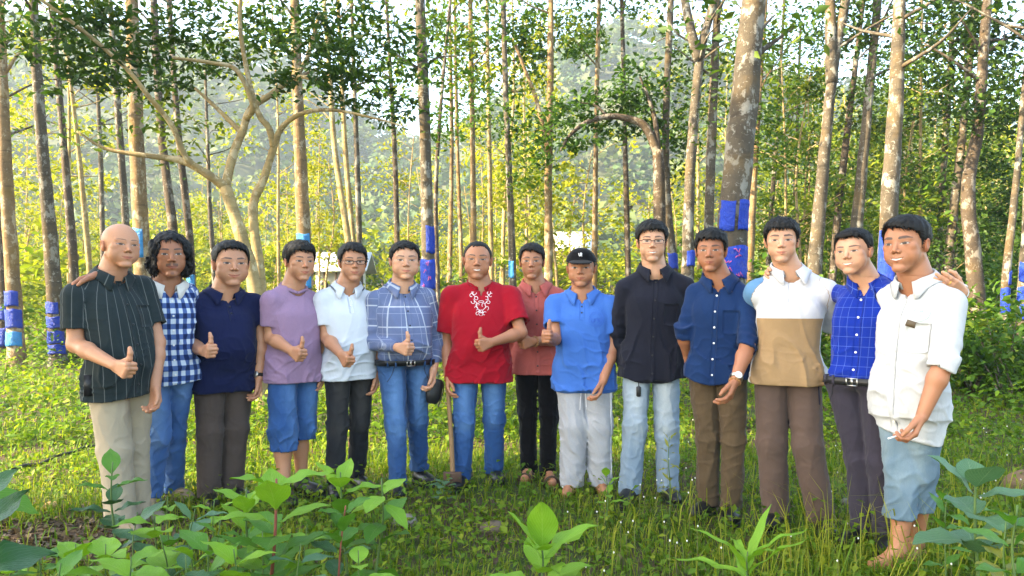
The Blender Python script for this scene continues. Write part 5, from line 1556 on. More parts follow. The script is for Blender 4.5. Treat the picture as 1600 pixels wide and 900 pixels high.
    def shirt(P):
        D = shirt_raw(P)
        z = P[:, 2]
        low = np.clip((zs - .08 - z) / .35, .25, 1)
        m3 = np.clip(.55 + .45 * wr3(P), .1, 1)
        low = low * np.clip((np.min([length(P - sle.astype(f32)) for sle in sl_ends], 0) - .02) / .06, .15, 1) if sl_ends else low
        c1 = 1 - np.minimum(1, np.abs(wr1(P)) * 1.5); c2 = 1 - np.minimum(1, np.abs(wr2(P)) * 1.4)
        D = D - wamp * low * (1.5 * c1 * c1 - .45) - wamp * low * m3 * (1.15 * c2 * c2 - .3)
        if tuck: D = D + .004
        D = D + S.get('ruck', 0) * np.sin(z * 60 + 4 * wr1(P * .4)) * np.exp(-((z - zhem - .12) / .10) ** 2)
        q = P - center(z); a = q @ Sf; b = q @ Ff
        hz = zhem + (zhemR - zhem) * np.clip(a / .3 + .5, 0, 1)
        if S.get('curved'): hz = hz + S['curved'] * np.minimum(1, (np.abs(a) / .16)) ** 2
        D = np.maximum(D, hz - z + .004 * wr1(P * .7))
        D = smax(D, -neck(P, .010), .006)
        wv = S.get('vw', .42)
        wedge = np.maximum(np.abs(a) - np.maximum((z - zv) * wv, -.01), -b)
        D = np.maximum(D, -wedge)
        return D
    aj = np.array([A[k] for A in arms.values() for k in ('j', 'e')] + ([A['w'] for A in arms.values()] if sl != 'short' else []) + [chest, hip + Fw * (belly + .05)])
    lo = aj.min(0) - .19 * wd; hi = aj.max(0) + .19 * wd
    lo[2] = min(zhem, zhemR) - .02; hi[2] = zc + .04
    if sl != 'short': lo[2] = min(lo[2], aj[:-2, 2].min() - .08)
    V, Q = sdf_mesh(shirt, lo, hi, .0074, lip=2.0)
    def puv_of(V):
        q = V - center(V[:, 2]); a = q @ Sf; b = q @ Ff
        U = np.stack([np.arctan2(a, b + .02) * .19, V[:, 2], np.zeros(len(V), f32)], 1)
        td = torso(V, .0)
        for kk, (side, A) in enumerate(arms.items()):
            if A['a'].get('nosleeve'): continue
            ds = np.minimum(cap(V, A['j'] + (A['e'] - A['j']) * .12, A['e'], sr * .95, sr * .9), cap(V, A['e'], A['w'], sr * .8, sr * .6) if sl != 'short' else 9)
            m = ds < td - .004
            ax = norm(A['e'] - A['j']).astype(f32); r0 = (V - A['j'].astype(f32))
            fwd = A['e'] + (A['w'] - A['e']) * 0
            axf = norm(A['w'] - A['e']).astype(f32)
            al = r0 @ ax
            past = (al > np.linalg.norm(A['e'] - A['j'])) & (sl != 'short')
            al2 = np.where(past, np.linalg.norm(A['e'] - A['j']) + np.maximum(0, (V - A['e'].astype(f32)) @ axf), al)
            n1_ = norm(np.cross(ax, np.array([.1, .2, 1.0]))).astype(f32); n2_ = np.cross(ax, n1_).astype(f32)
            an = np.arctan2(r0 @ n1_, r0 @ n2_) * .07
            U[m, 0] = an[m]; U[m, 1] = al2[m]; U[m, 2] = 1 if side == 'L' else -1
        return U.astype(f32)
    mats = S['mats']
    obj(S.get('shirt_name', 'shirt'), mesh_data('shirt', V, Q, mats['shirt'], True, {'puv': puv_of(V)}), root)
    # ---- projecting patches on the front of the shirt
    def front(a, z, fn=shirt, extra=.0):
        a = np.asarray(a, f32); z = np.asarray(z, f32)
        c = center(z); c[:, 2] = z
        o = c + a[:, None] * Sf + f32(.40) * Ff
        t = np.linspace(0, .40, 220).astype(f32)
        P = o[:, None, :] - t[None, :, None] * Ff
        Dv = fn(P.reshape(-1, 3)).reshape(len(a), -1)
        k = np.argmax(Dv < .001, axis=1); k = np.where((Dv < .001).any(1), k, np.argmin(Dv, 1))
        return P[np.arange(len(a)), k]
    def patch(name, a0, a1, z0, z1, mat, na=5, nz=8, th=.004, shape=None, fn=None):
        A_, Z_ = np.meshgrid(np.linspace(a0, a1, na), np.linspace(z0, z1, nz), indexing='ij')
        A_ = A_.ravel(); Z_ = Z_.ravel()
        if shape: A_, Z_ = shape(A_, Z_)
        p = front(A_, Z_, fn or shirt)
        top = p + Ff * f32(th)
        i_, j_ = np.meshgrid(np.arange(na - 1), np.arange(nz - 1), indexing='ij')
        Q = np.stack([i_ * nz + j_, (i_ + 1) * nz + j_, (i_ + 1) * nz + j_ + 1, i_ * nz + j_ + 1], -1).reshape(-1, 4)
        bot = p - Ff * f32(.004)
        rim = [(k, 0) for k in range(na)] + [(na - 1, k) for k in range(1, nz)] + [(k, nz - 1) for k in range(na - 2, -1, -1)] + [(0, k) for k in range(nz - 2, 0, -1)]
        ri = np.array([a * nz + b for a, b in rim]); m = len(top); r2 = np.roll(ri, -1)
        Q2 = np.stack([ri, r2, r2 + m, ri + m], -1)
        Vv = np.concatenate([top, bot])
        uv = np.concatenate([np.stack([A_, Z_, np.zeros_like(A_)], 1)] * 2)
        return obj(name, mesh_data(name, Vv, np.concatenate([Q, Q2]), mat, True, {'puv': uv}), root)
    def stroke(name, pts, r, mat, fn=None, parent=None):
        mb = MB()
        for pl in pts:
            pl = np.asarray(pl, float)
            p = front(pl[:, 0], pl[:, 1], fn or shirt) + Ff * f32(r * .3)
            mb.tube(p, r, 5)
        return mb.build(name, mat, parent or root)
    # ---- collar
    ck = S.get('collar')
    if ck:
        ph0 = math.radians({'shirt': 20, 'polo': 22, 'crew': 0, 'mandarin': 14}[ck])
        nphi = 44
        ph = np.linspace(ph0, 2 * math.pi - ph0, nphi)
        dirs = np.cos(ph)[:, None] * Fw + np.sin(ph)[:, None] * Sd
        tipw = np.exp(-((np.minimum(ph, 2 * math.pi - ph) - ph0) / .38) ** 2)
        zr = zc - .030 * np.cos(ph) - .012 * tipw
        # neck centre at height z
        axn = (nk0 - nk1); 
        def nc(z): return nk1[None] + axn[None] * ((z - nk1[2]) / axn[2])[:, None]
        def ring(r, z): 
            p = nc(z) + dirs * np.asarray(r)[..., None]; p[:, 2] = z; return p
        r0 = nr * 1.06 + .010
        o = np.ones(nphi)
        if ck in ('shirt', 'polo'):
            ll = S.get('leaf', .042 if ck == 'shirt' else .036)
            rows = [ring(o * r0, zr - .03), ring(o * (r0 + .001), zr), ring(o * (r0 + .006), zr + .004), ring(o * (r0 + .013), zr - .008),
                    ring(r0 + .024 + .006 * tipw, zr - ll * .6 - .012 * tipw), ring(r0 + .034 + .022 * tipw, zr - ll - .036 * tipw)]
        elif ck == 'mandarin':
            rows = [ring(o * r0, zr - .035), ring(o * (r0 + .001), zr - .004), ring(o * (r0 + .004), zr - .004), ring(o * (r0 + .008), zr - .035)]
        else:
            rows = [ring(o * r0, zr - .03), ring(o * (r0 + .000), zr - .018), ring(o * (r0 + .005), zr - .016), ring(o * (r0 + .012), zr - .034)]
        for k in range(3 if ck in ('shirt', 'polo') else 2, len(rows)):
            rows[k] = push_out(shirt, rows[k], .0045, 5)
        G = np.stack(rows, 0)
        nr_ = len(rows)
        i_, j_ = np.meshgrid(np.arange(nr_ - 1), np.arange(nphi - 1), indexing='ij')
        Qc = np.stack([i_ * nphi + j_, i_ * nphi + j_ + 1, (i_ + 1) * nphi + j_ + 1, (i_ + 1) * nphi + j_], -1).reshape(-1, 4)
        uvc = np.stack([np.tile(ph * .07, nr_), np.repeat(np.arange(nr_) * .012, nphi), np.full(nr_ * nphi, 3.0)], 1)
        oc = obj('collar', mesh_data('collar', G.reshape(-1, 3), Qc, mats.get('collar', mats['shirt']), True, {'puv': uvc}), root)
        md = oc.modifiers.new('thickness', 'SOLIDIFY'); md.thickness = .004; md.offset = 0
        if S.get('collar_stripe'):
            mb = MB()
            for rr in ((4, .55), (4, .85)):
                p = G[rr[0]] * (1 - rr[1]) + G[min(rr[0] + 1, nr_ - 1)] * rr[1]
                p = push_out(shirt, p, .008, 3)
                mb.tube(p, .0018, 5)
            mb.build('collar_stripe', S['collar_stripe'], oc)
    # ---- placket and buttons
    if S.get('placket'):
        zp0 = zv + .01; zp1 = (zhem + zhemR) / 2 + .015 if S['placket'] == 'full' else zv - .10
        patch('placket', -.015, .015, zp1, zp0, mats.get('placket', mats['shirt']), 4, 24, .003)
        nb = S.get('buttons', 6 if S['placket'] == 'full' else 2)
        zz = np.linspace(zp0 - .02, zp1 + .05, nb)
        pp = front(np.zeros(nb), zz) + Ff * f32(.005)
        mb = MB()
        V1, F1 = tube(np.array([[0, 0, 0], [0, 0, .002], [0, 0, .003]]), np.array([.0062, .0062, .004]), 8)
        Rb = np.stack([Sd, np.array([0, 0, 1.0]), Fw], 1)
        me = mesh_data('button', V1 @ Rb.T, F1, S.get('button_mat', M_BUTTOND), False)
        for p in pp: obj('button', me, root, p)
    for pk in S.get('pockets', []):
        a0, a1, z0, z1 = pk
        z0, z1 = zs + z0, zs + z1
        patch('pocket', a0, a1, z0, z1, mats.get('pocket', mats['shirt']), 6, 7, .0045,
              lambda A_, Z_: (A_, np.where(Z_ < z0 + .001, z0 - .012 * (1 - np.abs((A_ - (a0 + a1) / 2) / ((a1 - a0) / 2))), Z_)))
    # ---- trousers
    tk = S.get('loose', 0.0)
    hems = S.get('thems', (.06, .06)); zw = .57 * H
    zb = L(0, S['belt'])[2] if tuck else None
    if tuck: zw = zb + .016
    t1, t2 = SinNoise(i * 23 + 6, 36, 6, (1, 1, .35)), SinNoise(i * 29 + 8, 64, 6, (.8, .8, .9))
    kr, hr = S.get('kr', .072) + tk, S.get('hr', .066) + tk
    def leg_cl(P, g, hm):
        z = P[:, 2]
        D = smin(cap(P, g['h'], g['k'], .092 * (.4 + .6 * wd) + tk * .5, kr), cap(P, g['k'], g['a'] + np.array([0, 0, -.03]), kr, hr), .03)
        wz = .0032 + .004 * np.exp(-((z - hm - .04) / .07) ** 2) + .002 * np.exp(-((z - g['k'][2] + .02) / .10) ** 2)
        if S.get('crease'): wz = wz * .55
        c1 = 1 - np.minimum(1, np.abs(t1(P)) * 1.5); c2 = 1 - np.minimum(1, np.abs(t2(P)) * 1.4)
        D = D - wz * (1.7 * c1 * c1 - .5) - wz * (1.4 * c2 * c2 - .4)
        return np.maximum(D, hm - z + .006 * t1(P * .5))
    def trousers(P, cut=True):
        z = P[:, 2]
        D = torso(P, -.014 if not tuck else -.003) + .003 * t1(P) + (.55 * np.clip(zhp + .035 - z, 0, .3) if not tuck else .45 * np.clip(zb - .05 - z, 0, .3))
        D = smax(D, zcr + .05 - z, .05)
        l0, l1 = leg_cl(P, legs[0], hems[0]), leg_cl(P, legs[1], hems[1])
        D = smin(D, smin(l0, l1, .012), .035)
        return np.maximum(D, z - zw) if cut else D
    aj = np.array([g[k] for g in legs for k in 'hka'] + [hip])
    lo = aj.min(0) - .15; hi = aj.max(0) + .15; lo[2] = min(hems) - .02; hi[2] = zw + .02
    lo[:2] = np.minimum(lo[:2], (hip - .22)[:2]); hi[:2] = np.maximum(hi[:2], (hip + .22)[:2])
    V, Q = sdf_mesh(trousers, lo, hi, .0084, lip=1.9)
    q = V - center(V[:, 2]); a = q @ Sf; b = q @ Ff
    sg = np.where(np.abs(a) > 0, np.sign(a), 1)
    la = np.where(a[:, None] < 0, hips[0][None], hips[1][None])
    loc_a = (V - la) @ Sd
    fade = np.exp(-(loc_a / .055) ** 2) * np.exp(-((V[:, 2] - .38 * H) / (.14 * H)) ** 2) * sstep(b, -.02, .05)
    fade = np.maximum(fade, .8 * np.exp(-(loc_a / .06) ** 2) * np.exp(-((V[:, 2] - .26 * H) / .06) ** 2) * sstep(b, -.02, .05))
    tr = obj(S.get('trouser_name', 'trousers'), mesh_data('trousers', V, Q, mats['trousers'], True,
             {'puv': np.stack([loc_a, V[:, 2], np.zeros(len(V))], 1), 'fade': fade}), root)
    # fly and front pocket seams
    if not S.get('sweat'):
        zt = zw - .03
        stroke('seam', [np.stack([np.full(8, .004), np.linspace(zt, zcr + .05, 8)], 1),
                        np.stack([.105 + .045 * np.linspace(0, 1, 8) ** 2, zt - .11 * np.linspace(0, 1, 8)], 1),
                        np.stack([-.105 - .045 * np.linspace(0, 1, 8) ** 2, zt - .11 * np.linspace(0, 1, 8)], 1)], .0022, M_SEAM, trousers, tr)
    if tuck:
        ph = np.linspace(0, 2 * math.pi, 60, endpoint=False)
        both = lambda P: trousers(P, False)
        rows = []
        for dz, o_ in ((-.019, .002), (-.017, .006), (.017, .006), (.019, .002)):
            z = np.full(60, zb + dz, f32)
            P = center(z); P[:, 2] = z
            P = P + (np.cos(ph)[:, None] * Fw * .16 + np.sin(ph)[:, None] * Sd * .2).astype(f32)
            P = push_out(both, P, o_ + .003, 6, pull=True); P[:, 2] = z
            rows.append(P)
        G = np.stack(rows, 0)
        i_, j_ = np.meshgrid(np.arange(3), np.arange(60), indexing='ij')
        Qb = np.stack([i_ * 60 + j_, i_ * 60 + (j_ + 1) % 60, (i_ + 1) * 60 + (j_ + 1) % 60, (i_ + 1) * 60 + j_], -1).reshape(-1, 4)
        bo = obj('belt', mesh_data('belt', G.reshape(-1, 3), Qb, M_BLACKLEATHER), root)
        pc = front(np.array([0.0]), np.array([zb]), both)[0] + Fw * .014
        Rb = np.stack([Sd, Fw, np.array([0, 0, 1.0])], 1)
        mb = MB()
        for c, s in (((-.026, 0, 0), (.006, .006, .04)), ((.026, 0, 0), (.006, .006, .04)), ((0, 0, .018), (.058, .006, .005)), ((0, 0, -.018), (.058, .006, .005)), ((0, .001, 0), (.012, .004, .03))):
            v, f = box_vf(c, s); mb.add(v @ Rb.T + pc, f)
        mb.build('buckle', M_METAL, bo, smooth=False)
        for aa in (-.10, .10, -.15, .15):
            p = front(np.array([aa]), np.array([zb]), both)[0] + Fw * .01
            v, f = box_vf((0, 0, 0), (.012, .008, .055)); obj('belt_loop', mesh_data('belt_loop', v @ Rb.T + p, f, mats['trousers'], False, {'puv': np.zeros((8, 3)), 'fade': np.zeros(8)}), root)
    # ---- footwear
    shoe = S.get('shoe', 'shoe')
    for g in legs:
        a_, fd = g['a'], g['f']; ft = np.array([a_[0], a_[1], 0])
        if shoe == 'shoe':
            sdv = np.array([-fd[1], fd[0], 0])
            Rs = np.stack([sdv, -fd, np.array([0, 0, 1.0])], 1)
            def f_shoe(P):
                D = ell(P, ft + fd * .065 + np.array([0, 0, .045]), (.050, .150, .048), Rs)
                D = smin(D, cap(P, ft + np.array([0, 0, .06]), a_ + np.array([0, 0, .01]), .047, .045), .03)
                D = smin(D, ell(P, ft + fd * .125 + np.array([0, 0, .035]), (.046, .075, .035), Rs), .02)
                return np.maximum(D, .018 - P[:, 2])
            V, Q = sdf_mesh(f_shoe, ft + np.array([-.2, -.24, -.01]), ft + np.array([.2, .2, .14]), .006)
            so = obj('shoe', mesh_data('shoe', V, Q, S.get('shoe_mat', M_BLACKLEATHER), True, {'puv': np.zeros((len(V), 3))}), root)
            def f_sole(P):
                D = np.minimum(ell(P, ft + fd * .065 + np.array([0, 0, .012]), (.054, .156, .30), Rs), ell(P, ft + fd * .12 + np.array([0, 0, .012]), (.052, .09, .3), Rs))
                return np.maximum(np.maximum(D, P[:, 2] - .022), .001 - P[:, 2])
            V, Q = sdf_mesh(f_sole, ft + np.array([-.22, -.26, -.01]), ft + np.array([.22, .22, .04]), .006)
            obj('sole', mesh_data('sole', V, Q, M_SOLE), so)
        elif shoe == 'sandal':
            mb = MB()
            sdv = np.array([-fd[1], fd[0], 0])
            th = np.linspace(0, 2 * math.pi, 20, endpoint=False)
            top = [ft + fd * (.05 + .15 * math.cos(t)) + sdv * (.05 * math.sin(t)) for t in th]
            V = np.array([p + np.array([0, 0, .018]) for p in top] + [p + np.array([0, 0, .001]) for p in top])
            k = np.arange(20); k2 = (k + 1) % 20
            mb.add(V, [np.stack([k, k2, k2 + 20, k + 20], -1), np.array([list(range(19, -1, -1))])])
            for fo in (.11, .045):
                arc = [ft + fd * fo + sdv * (.052 * math.cos(t)) + np.array([0, 0, .012 + .068 * math.sin(t) * (1 if fo < .1 else .85)]) for t in np.linspace(0, math.pi, 9)]
                mb.tube(np.array(arc), .011, 6)
            mb.build('sandal', S.get('shoe_mat', M_BLACKLEATHER), root)
    env = dict(root=root, L=L, base=base, H=H, Fw=Fw, Sd=Sd, Ff=Ff, Sf=Sf, front=front, patch=patch, stroke=stroke, shirt=shirt, trousers=trousers, fromq=fromq, hh=hh, hp=hp,
               Rh=Rh, Hc=Hc, arms=arms, legs=legs, zs=zs, zv=zv, zhem=zhem, center=center, hip=hip, d=d, torso=torso)
    if 'extra' in S: S['extra'](env)
    return env

# ------------------------------------------------------------------ things worn, parts of the person
def glasses(E, frame=M_FRAME, half=False, hw=.105, hz=.052, r=.0085):
    fq, hh, root = E['fromq'], E['hh'], E['root']
    mb = MB(); w = E['hp']['w']; lens = MB()
    for s in (-1, 1):
        pts = []
        for t in np.linspace(0, 2 * math.pi, 25):
            c, sn = math.cos(t), math.sin(t)
            x = .145 + hw * np.sign(c) * abs(c) ** .55; z = .002 + hz * np.sign(sn) * abs(sn) ** .6
            y = -.418 + .55 * (abs(x) - .04) ** 2
            pts.append((s * x * w, y, z))
        P = np.array([fq(p) for p in pts])
        if half:
            mb.tube(P[:13], r * hh, 6, cap=True); mb.tube(P[12:], r * .45 * hh, 6)
        else: mb.tube(P, r * hh, 6)
        lens.add(np.concatenate([P[:-1], P[:-1].mean(0)[None]]), np.stack([np.arange(24), (np.arange(24) + 1) % 24, np.full(24, 24)], -1))
        mb.tube(np.array([fq(p) for p in ((s * .25 * w, -.40, .03), (s * .335 * w, -.30, .035), (s * .355 * w, .02, .03), (s * .35 * w, .10, -.04))]), r * hh * .9, 6)
    mb.tube(np.array([fq(p) for p in ((-.045, -.415, .012), (0, -.435, .022), (.045, -.415, .012))]), r * hh, 6)
    g = mb.build('spectacles', frame, root)
    lens.build('lens', M_LENS, g)

def ring_at(E, name, c, ax, rad, r, mat, bead=0, parent=None, squash=1.0):
    ax = norm(np.asarray(ax, float)); u = norm(np.cross(ax, [.3, .2, 1])); v = np.cross(ax, u)
    t = np.linspace(0, 2 * math.pi, 25)
    P = c + rad * (np.cos(t)[:, None] * u + np.sin(t)[:, None] * v)
    mb = MB()
    if bead:
        for k in np.linspace(0, 2 * math.pi, bead, endpoint=False):
            p = c + rad * (math.cos(k) * u + math.sin(k) * v)
            zz = np.linspace(-1, 1, 6); V, F = tube(p + zz[:, None] * v * r * .98, r * np.sqrt(np.clip(1 - zz ** 2, .01, 1)), 7)
            mb.add(V, F)
    else: mb.tube(P, r, 7)
    return mb.build(name, mat, parent or E['root'])

def watch(E, side, strap, face, t=.94, dirv=None):
    A = E['arms'][side]; ax = norm(A['w'] - A['e']); c = A['e'] + (A['w'] - A['e']) * t
    mb = MB()
    for k in (-.007, 0, .007):
        u = norm(np.cross(ax, [.3, .2, 1])); v = np.cross(ax, u); th = np.linspace(0, 2 * math.pi, 25)
        mb.tube(c + ax * k + .032 * (np.cos(th)[:, None] * u + np.sin(th)[:, None] * v), .0045, 6)
    s = mb.build('watch', strap, E['root'])
    n = norm(np.array(dirv if dirv is not None else [0, -1, .1]) - ax * np.dot(np.array(dirv if dirv is not None else [0, -1, .1]), ax))
    p = c + n * .032
    V, F = tube(np.array([p, p + n * .006, p + n * .0085]), np.array([.021, .021, .017]), 16)
    obj('watch_face', mesh_data('watch_face', V, F, face, False), s)
# ------------------------------------------------------------------ the fourteen men, left to right (numbers are photo pixels)
SK_L, SK_M, SK_D, SK_DD = (.55, .290, .175), (.47, .225, .125), (.39, .170, .088), (.33, .135, .066)
M_THREAD = plain('white_thread', (.72, .70, .72), .8)
M_NAVY_TRIM = plain('navy_trim', (.01, .014, .04), .8)
M_WOODTOOL = plain('tool_handle', (.26, .15, .07), .7, bump=.3)
M_WATCHW = plain('watch_dial', (.75, .74, .7), .25)
M_BEAD = plain('wooden_bead', (.35, .17, .06), .4)
M_GREEN_EMB = plain('green_thread', (.25, .42, .36), .8)
M_BLUE_EMB = plain('blue_thread', (.03, .10, .45), .8)
M_KHAKI_SHOE = plain('dusty_canvas', (.20, .16, .11), .9)
M_BROWN_SANDAL = plain('brown_strap', (.06, .035, .025), .6)

def person_mats(key, shirt, trousers, **kw):
    m = dict(shirt=cloth(key + '_shirt', shirt, **kw), trousers=cloth(key + '_trousers', trousers, fold=.25))
    return m

def x_p1(E):
    E['patch']('pocket', .055, .145, E['zs'] - .22, E['zs'] - .10, SP1['mats']['shirt'], 6, 7, .004)
    p = E['fromq']; t = E['torso']
    # phone pouch on the hip
    z = .505 * E['H']; c = E['hip'] - E['Sd'] * .185 + np.array([0, 0, z - .02])
    V, F = box_vf(c, (.05, .09, .11), rotz(math.radians(30)))
    obj('belt_pouch', mesh_data('belt_pouch', V, F, M_BLACKLEATHER, False), E['root'])

def x_p7(E):
    st, zs = E['stroke'], E['zs']
    z0 = zs - .005
    pl = []
    for s in (-1, 1):
        t = np.linspace(0, 1, 30)
        a = s * (.062 - .058 * t); z = z0 + .012 - .165 * t
        pl.append(np.stack([a + s * .006 * np.sin(t * 22), z], 1))
        for k, tt in enumerate(np.linspace(.05, .92, 8)):
            c = np.array([s * (.064 - .058 * tt), z0 + .012 - .165 * tt])
            th = np.linspace(0, 4.6, 14); rr = .017 * (1 - .16 * th)
            sg = 1 if k % 2 else -1
            pl.append(np.stack([c[0] + s * sg * .012 + rr * np.cos(th * sg + k) , c[1] + rr * np.sin(th * sg + k)], 1))
    st('embroidery', pl, .0021, M_THREAD)
    th = np.linspace(0, 2 * math.pi, 12)
    st('frog_fastening', [np.stack([.018 * np.cos(th), zs - .062 + .006 * np.sin(th)], 1)], .002, M_THREAD)

def x_p9(E):
    fq, hh, root = E['fromq'], E['hh'], E['root']
    w = E['hp']['w']
    Rf, Hf = E['Rh'].astype(f32), E['Hc'].astype(f32)
    toq = lambda P: ((P - Hf) @ Rf) / f32(hh)
    def f_cap(P):
        q = toq(P); s = sym(q, w)
        D = ell(s, (0, .06, .16), (.375, .465, .425))
        D = smin(D, ell(s, (0, -.16, .36), (.27, .25, .20)), .06)
        D = np.maximum(D, (.19 + .06 * q[:, 1]) - q[:, 2])
        return D * f32(hh)
    lo, hi = E['Hc'] + hh * np.array([-.6, -.65, .05]), E['Hc'] + hh * np.array([.6, .65, .66])
    V, Q = sdf_mesh(f_cap, lo, hi, .004)
    mc = cloth('cap_twill', solid((.008, .008, .010)), fold=.15)
    co = obj('cap', mesh_data('cap', V, Q, mc, True, {'puv': np.zeros((len(V), 3))}), root)
    def f_brim(P):
        q = toq(P); x = np.abs(q[:, 0]); y = q[:, 1]
        zm = .225 - .55 * x * x - .35 * np.maximum(-y - .36, 0)
        r = np.hypot(x / .315, (y + .33) / .36) - 1
        D = np.maximum(r * .3, np.abs(q[:, 2] - zm) - .012)
        return np.maximum(D, y + .25) * f32(hh)
    V, Q = sdf_mesh(f_brim, E['Hc'] + hh * np.array([-.45, -.78, .0]), E['Hc'] + hh * np.array([.45, .1, .35]), .0032)
    obj('brim', mesh_data('brim', V, Q, mc, True, {'puv': np.zeros((len(V), 3))}), co)
    # white monogram: an L and an A interlocked
    mb = MB()
    segs = [[(-.05, .43), (-.035, .33), (.02, .325)], [(-.02, .31), (.02, .40), (.055, .30)], [(-.005, .345), (.045, .338)], [(.0, .40), (.012, .44), (.05, .43), (.05, .40), (.02, .395), (.065, .35)]]
    for s in segs:
        P = catmull([fq((x, -.52, z)) for x, z in s], 4) if len(s) > 2 else np.array([fq((x, -.52, z)) for x, z in s])
        P = push_out(f_cap, P, .0015, 8, pull=True)
        mb.tube(P, .0024, 5)
    mb.build('monogram', M_THREAD, co)
    # chest emblem: ring, crest strokes
    zs = E['zs']; c = (.095, zs - .115); t = np.linspace(0, 2 * math.pi, 24)
    r_ = np.random.default_rng(3)
    pl = [np.stack([c[0] + .048 * np.cos(t), c[1] + .048 * np.sin(t)], 1), np.stack([c[0] + .036 * np.cos(t), c[1] + .036 * np.sin(t)], 1)]
    for k in range(7):
        th = np.linspace(0, 4, 8) + k
        pl.append(np.stack([c[0] - .024 + .008 * k + .008 * np.cos(th), c[1] - .008 + .014 * np.sin(th + k)], 1))
    E['stroke']('emblem', pl, .0014, M_BLUE_EMB)
    # drawstring of the sweat pants
    for a in (-.012, .014):
        E['stroke']('drawstring', [np.stack([np.linspace(a, a * 1.6, 8), np.linspace(E['zhem'] + .01, E['zhem'] - .11, 8)], 1)], .003, M_THREAD, E['trousers'])
    g = E['legs'][1]
    for o_ in (.0, .016):
        pts = []
        for t_ in np.linspace(0.1, 1.6, 14):
            q = g['h'] + (g['k'] - g['h']) * t_ if t_ <= 1 else g['k'] + (g['a'] - g['k']) * (t_ - 1) / .62
            pts.append(q + E['Sd'] * (.09 - o_) - np.array([0, .05, 0]))
        P = push_out(E['trousers'], np.array(pts), .001, 8, pull=True)
        MB().tube(P, .003, 5).build('side_stripe', M_THREAD, root)

def x_p10(E):
    glasses(E, half=True)
    P = E['front'](np.array([-.085]), np.array([E['zhem'] - .045]), E['trousers'])[0]
    Rb = np.stack([E['Sd'], E['Fw'], np.array([0, 0, 1.0])], 1)
    mb = MB(); V, F = tube(np.array([[0, 0, -.04], [0, 0, -.035], [0, 0, .02], [0, 0, .026]]), np.array([.008, .014, .014, .006]), 10)
    mb.add(V * np.array([1.1, .5, 1]) @ Rb.T + P + E['Fw'] * .01, F)
    mb.tube(np.array([P + E['Fw'] * .01 + np.array([0, 0, .02]), P + E['Fw'] * .01 + np.array([0, 0, .05])]), .003, 6)
    mb.build('key_fob', M_BLACKLEATHER, E['root'])

def x_p11(E):
    watch(E, 'R', M_METAL, M_WATCHW, .88, [0, -1, .3])
    A = E['arms']['R']; ax = norm(A['w'] - A['e'])
    ring_at(E, 'bead_bracelet', A['e'] + (A['w'] - A['e']) * .99, ax, .030, .0062, M_BEAD, 15)

def x_p13(E):
    A = E['arms']['R']
    c = A['caps'][4 + 1]      # middle finger, first joint
    ring_at(E, 'finger_ring', (np.asarray(c[0]) * .5 + np.asarray(c[1]) * .5), np.asarray(c[1]) - np.asarray(c[0]), .0118, .0028, M_GOLD)
    watch(E, 'R', M_METAL, M_WATCHW, .93, [0, -1, .6])

def x_p14(E):
    zs = E['zs']; c = (.10, zs - .085); t = np.linspace(0, 2 * math.pi, 26)
    pl = [np.stack([c[0] + .036 * np.cos(t), c[1] + .036 * np.sin(t)], 1), [(c[0], c[1] - .018), (c[0] + .002, c[1] + .018)], [(c[0] - .012, c[1] + .004), (c[0], c[1] + .014)], [(c[0] + .012, c[1] + .002), (c[0], c[1] + .010)]]
    E['stroke']('emblem', pl, .0014, M_GREEN_EMB)
    E['stroke']('emblem_writing', [np.stack([c[0] - .028 + .009 * k + np.array([0, .004, .008]), c[1] - .05 + np.array([0, .007, 0])], 1) for k in range(7)], .0009, M_GREEN_EMB)
    P = E['front'](np.array([.075]), np.array([zs - .135]))[0] + E['Fw'] * .006
    V, F = box_vf(P, (.05, .010, .030), rotz(math.radians(-30)) @ roty(.35))
    obj('pocket_notebook', mesh_data('pocket_notebook', V, F, plain('notebook_cover', (.10, .07, .04), .5), False), E['root'])
    A = E['arms']['R']; tip = np.asarray(A['caps'][3][1])
    mb = MB(); mb.tube(np.array([tip + np.array([-.015, -.012, .0]), tip + np.array([-.045, -.03, -.005])]), .004, 8)
    # cigarette is held, so it is a thing of its own
    E['cig'] = (tip, mb)

def x_p2(E): pass
def x_p8(E):
    A = E['arms']['R']; ax = norm(A['w'] - A['e'])
    ring_at(E, 'bead_bracelet', A['e'] + (A['w'] - A['e']) * .93, ax, .033, .0066, M_BEAD, 15)
def x_p3(E): watch(E, 'R', M_BLACKLEATHER, M_METAL, .93, [-.3, -1, 0])
def x_p5(E):
    glasses(E)
    A = E['arms']['R']; ring_at(E, 'bracelet', A['e'] + (A['w'] - A['e']) * .9, norm(A['w'] - A['e']), .031, .003, M_BLACKLEATHER)
def x_p12(E):
    E['stroke']('belt_loop', [[(.16, E['zhem'] + .02), (.165, E['zhem'] - .10)]], .003, M_NAVY_TRIM, E['trousers'])

SP1 = dict(d=4.06, label='bald man in dark pinstriped shirt and beige trousers giving thumbs up, far left', top=350, chin=420, headx=188, hyaw=22, roll=2, hair=None, skin=SK_M,
    face=dict(w=1.02, jaw=1.05, fat=.5, smile=.35, brow=.45, eye=.85, stubble=.05), yaw=35, wd=1.06, belly=.03, shL=(108, 452), shR=(232, 440), hipx=190, hem=622, hem2=611,
    armL=dict(k='thumb', e=(118, 538), w=(180, 571), h=(204, 577), edy=-.17, wdy=-.33), armR=dict(k='relax', e=(246, 535), w=(243, 605), ne='f', nw='n', edy=.12, wdy=.02),
    sleeve='short', slen=.68, slr=.072, collar='shirt', placket='full', vneck=.02, vw=.5, feet=[(190, 832), (214, 818)], knee=[(180, 730), (207, 722)], shoe_mat=M_KHAKI_SHOE, loose=.012, crease=1,
    mats=person_mats('pinstripe', pin((.020, .028, .029), (.15, .16, .15), .052, .0016), solid((.43, .35, .25))), extra=x_p1)
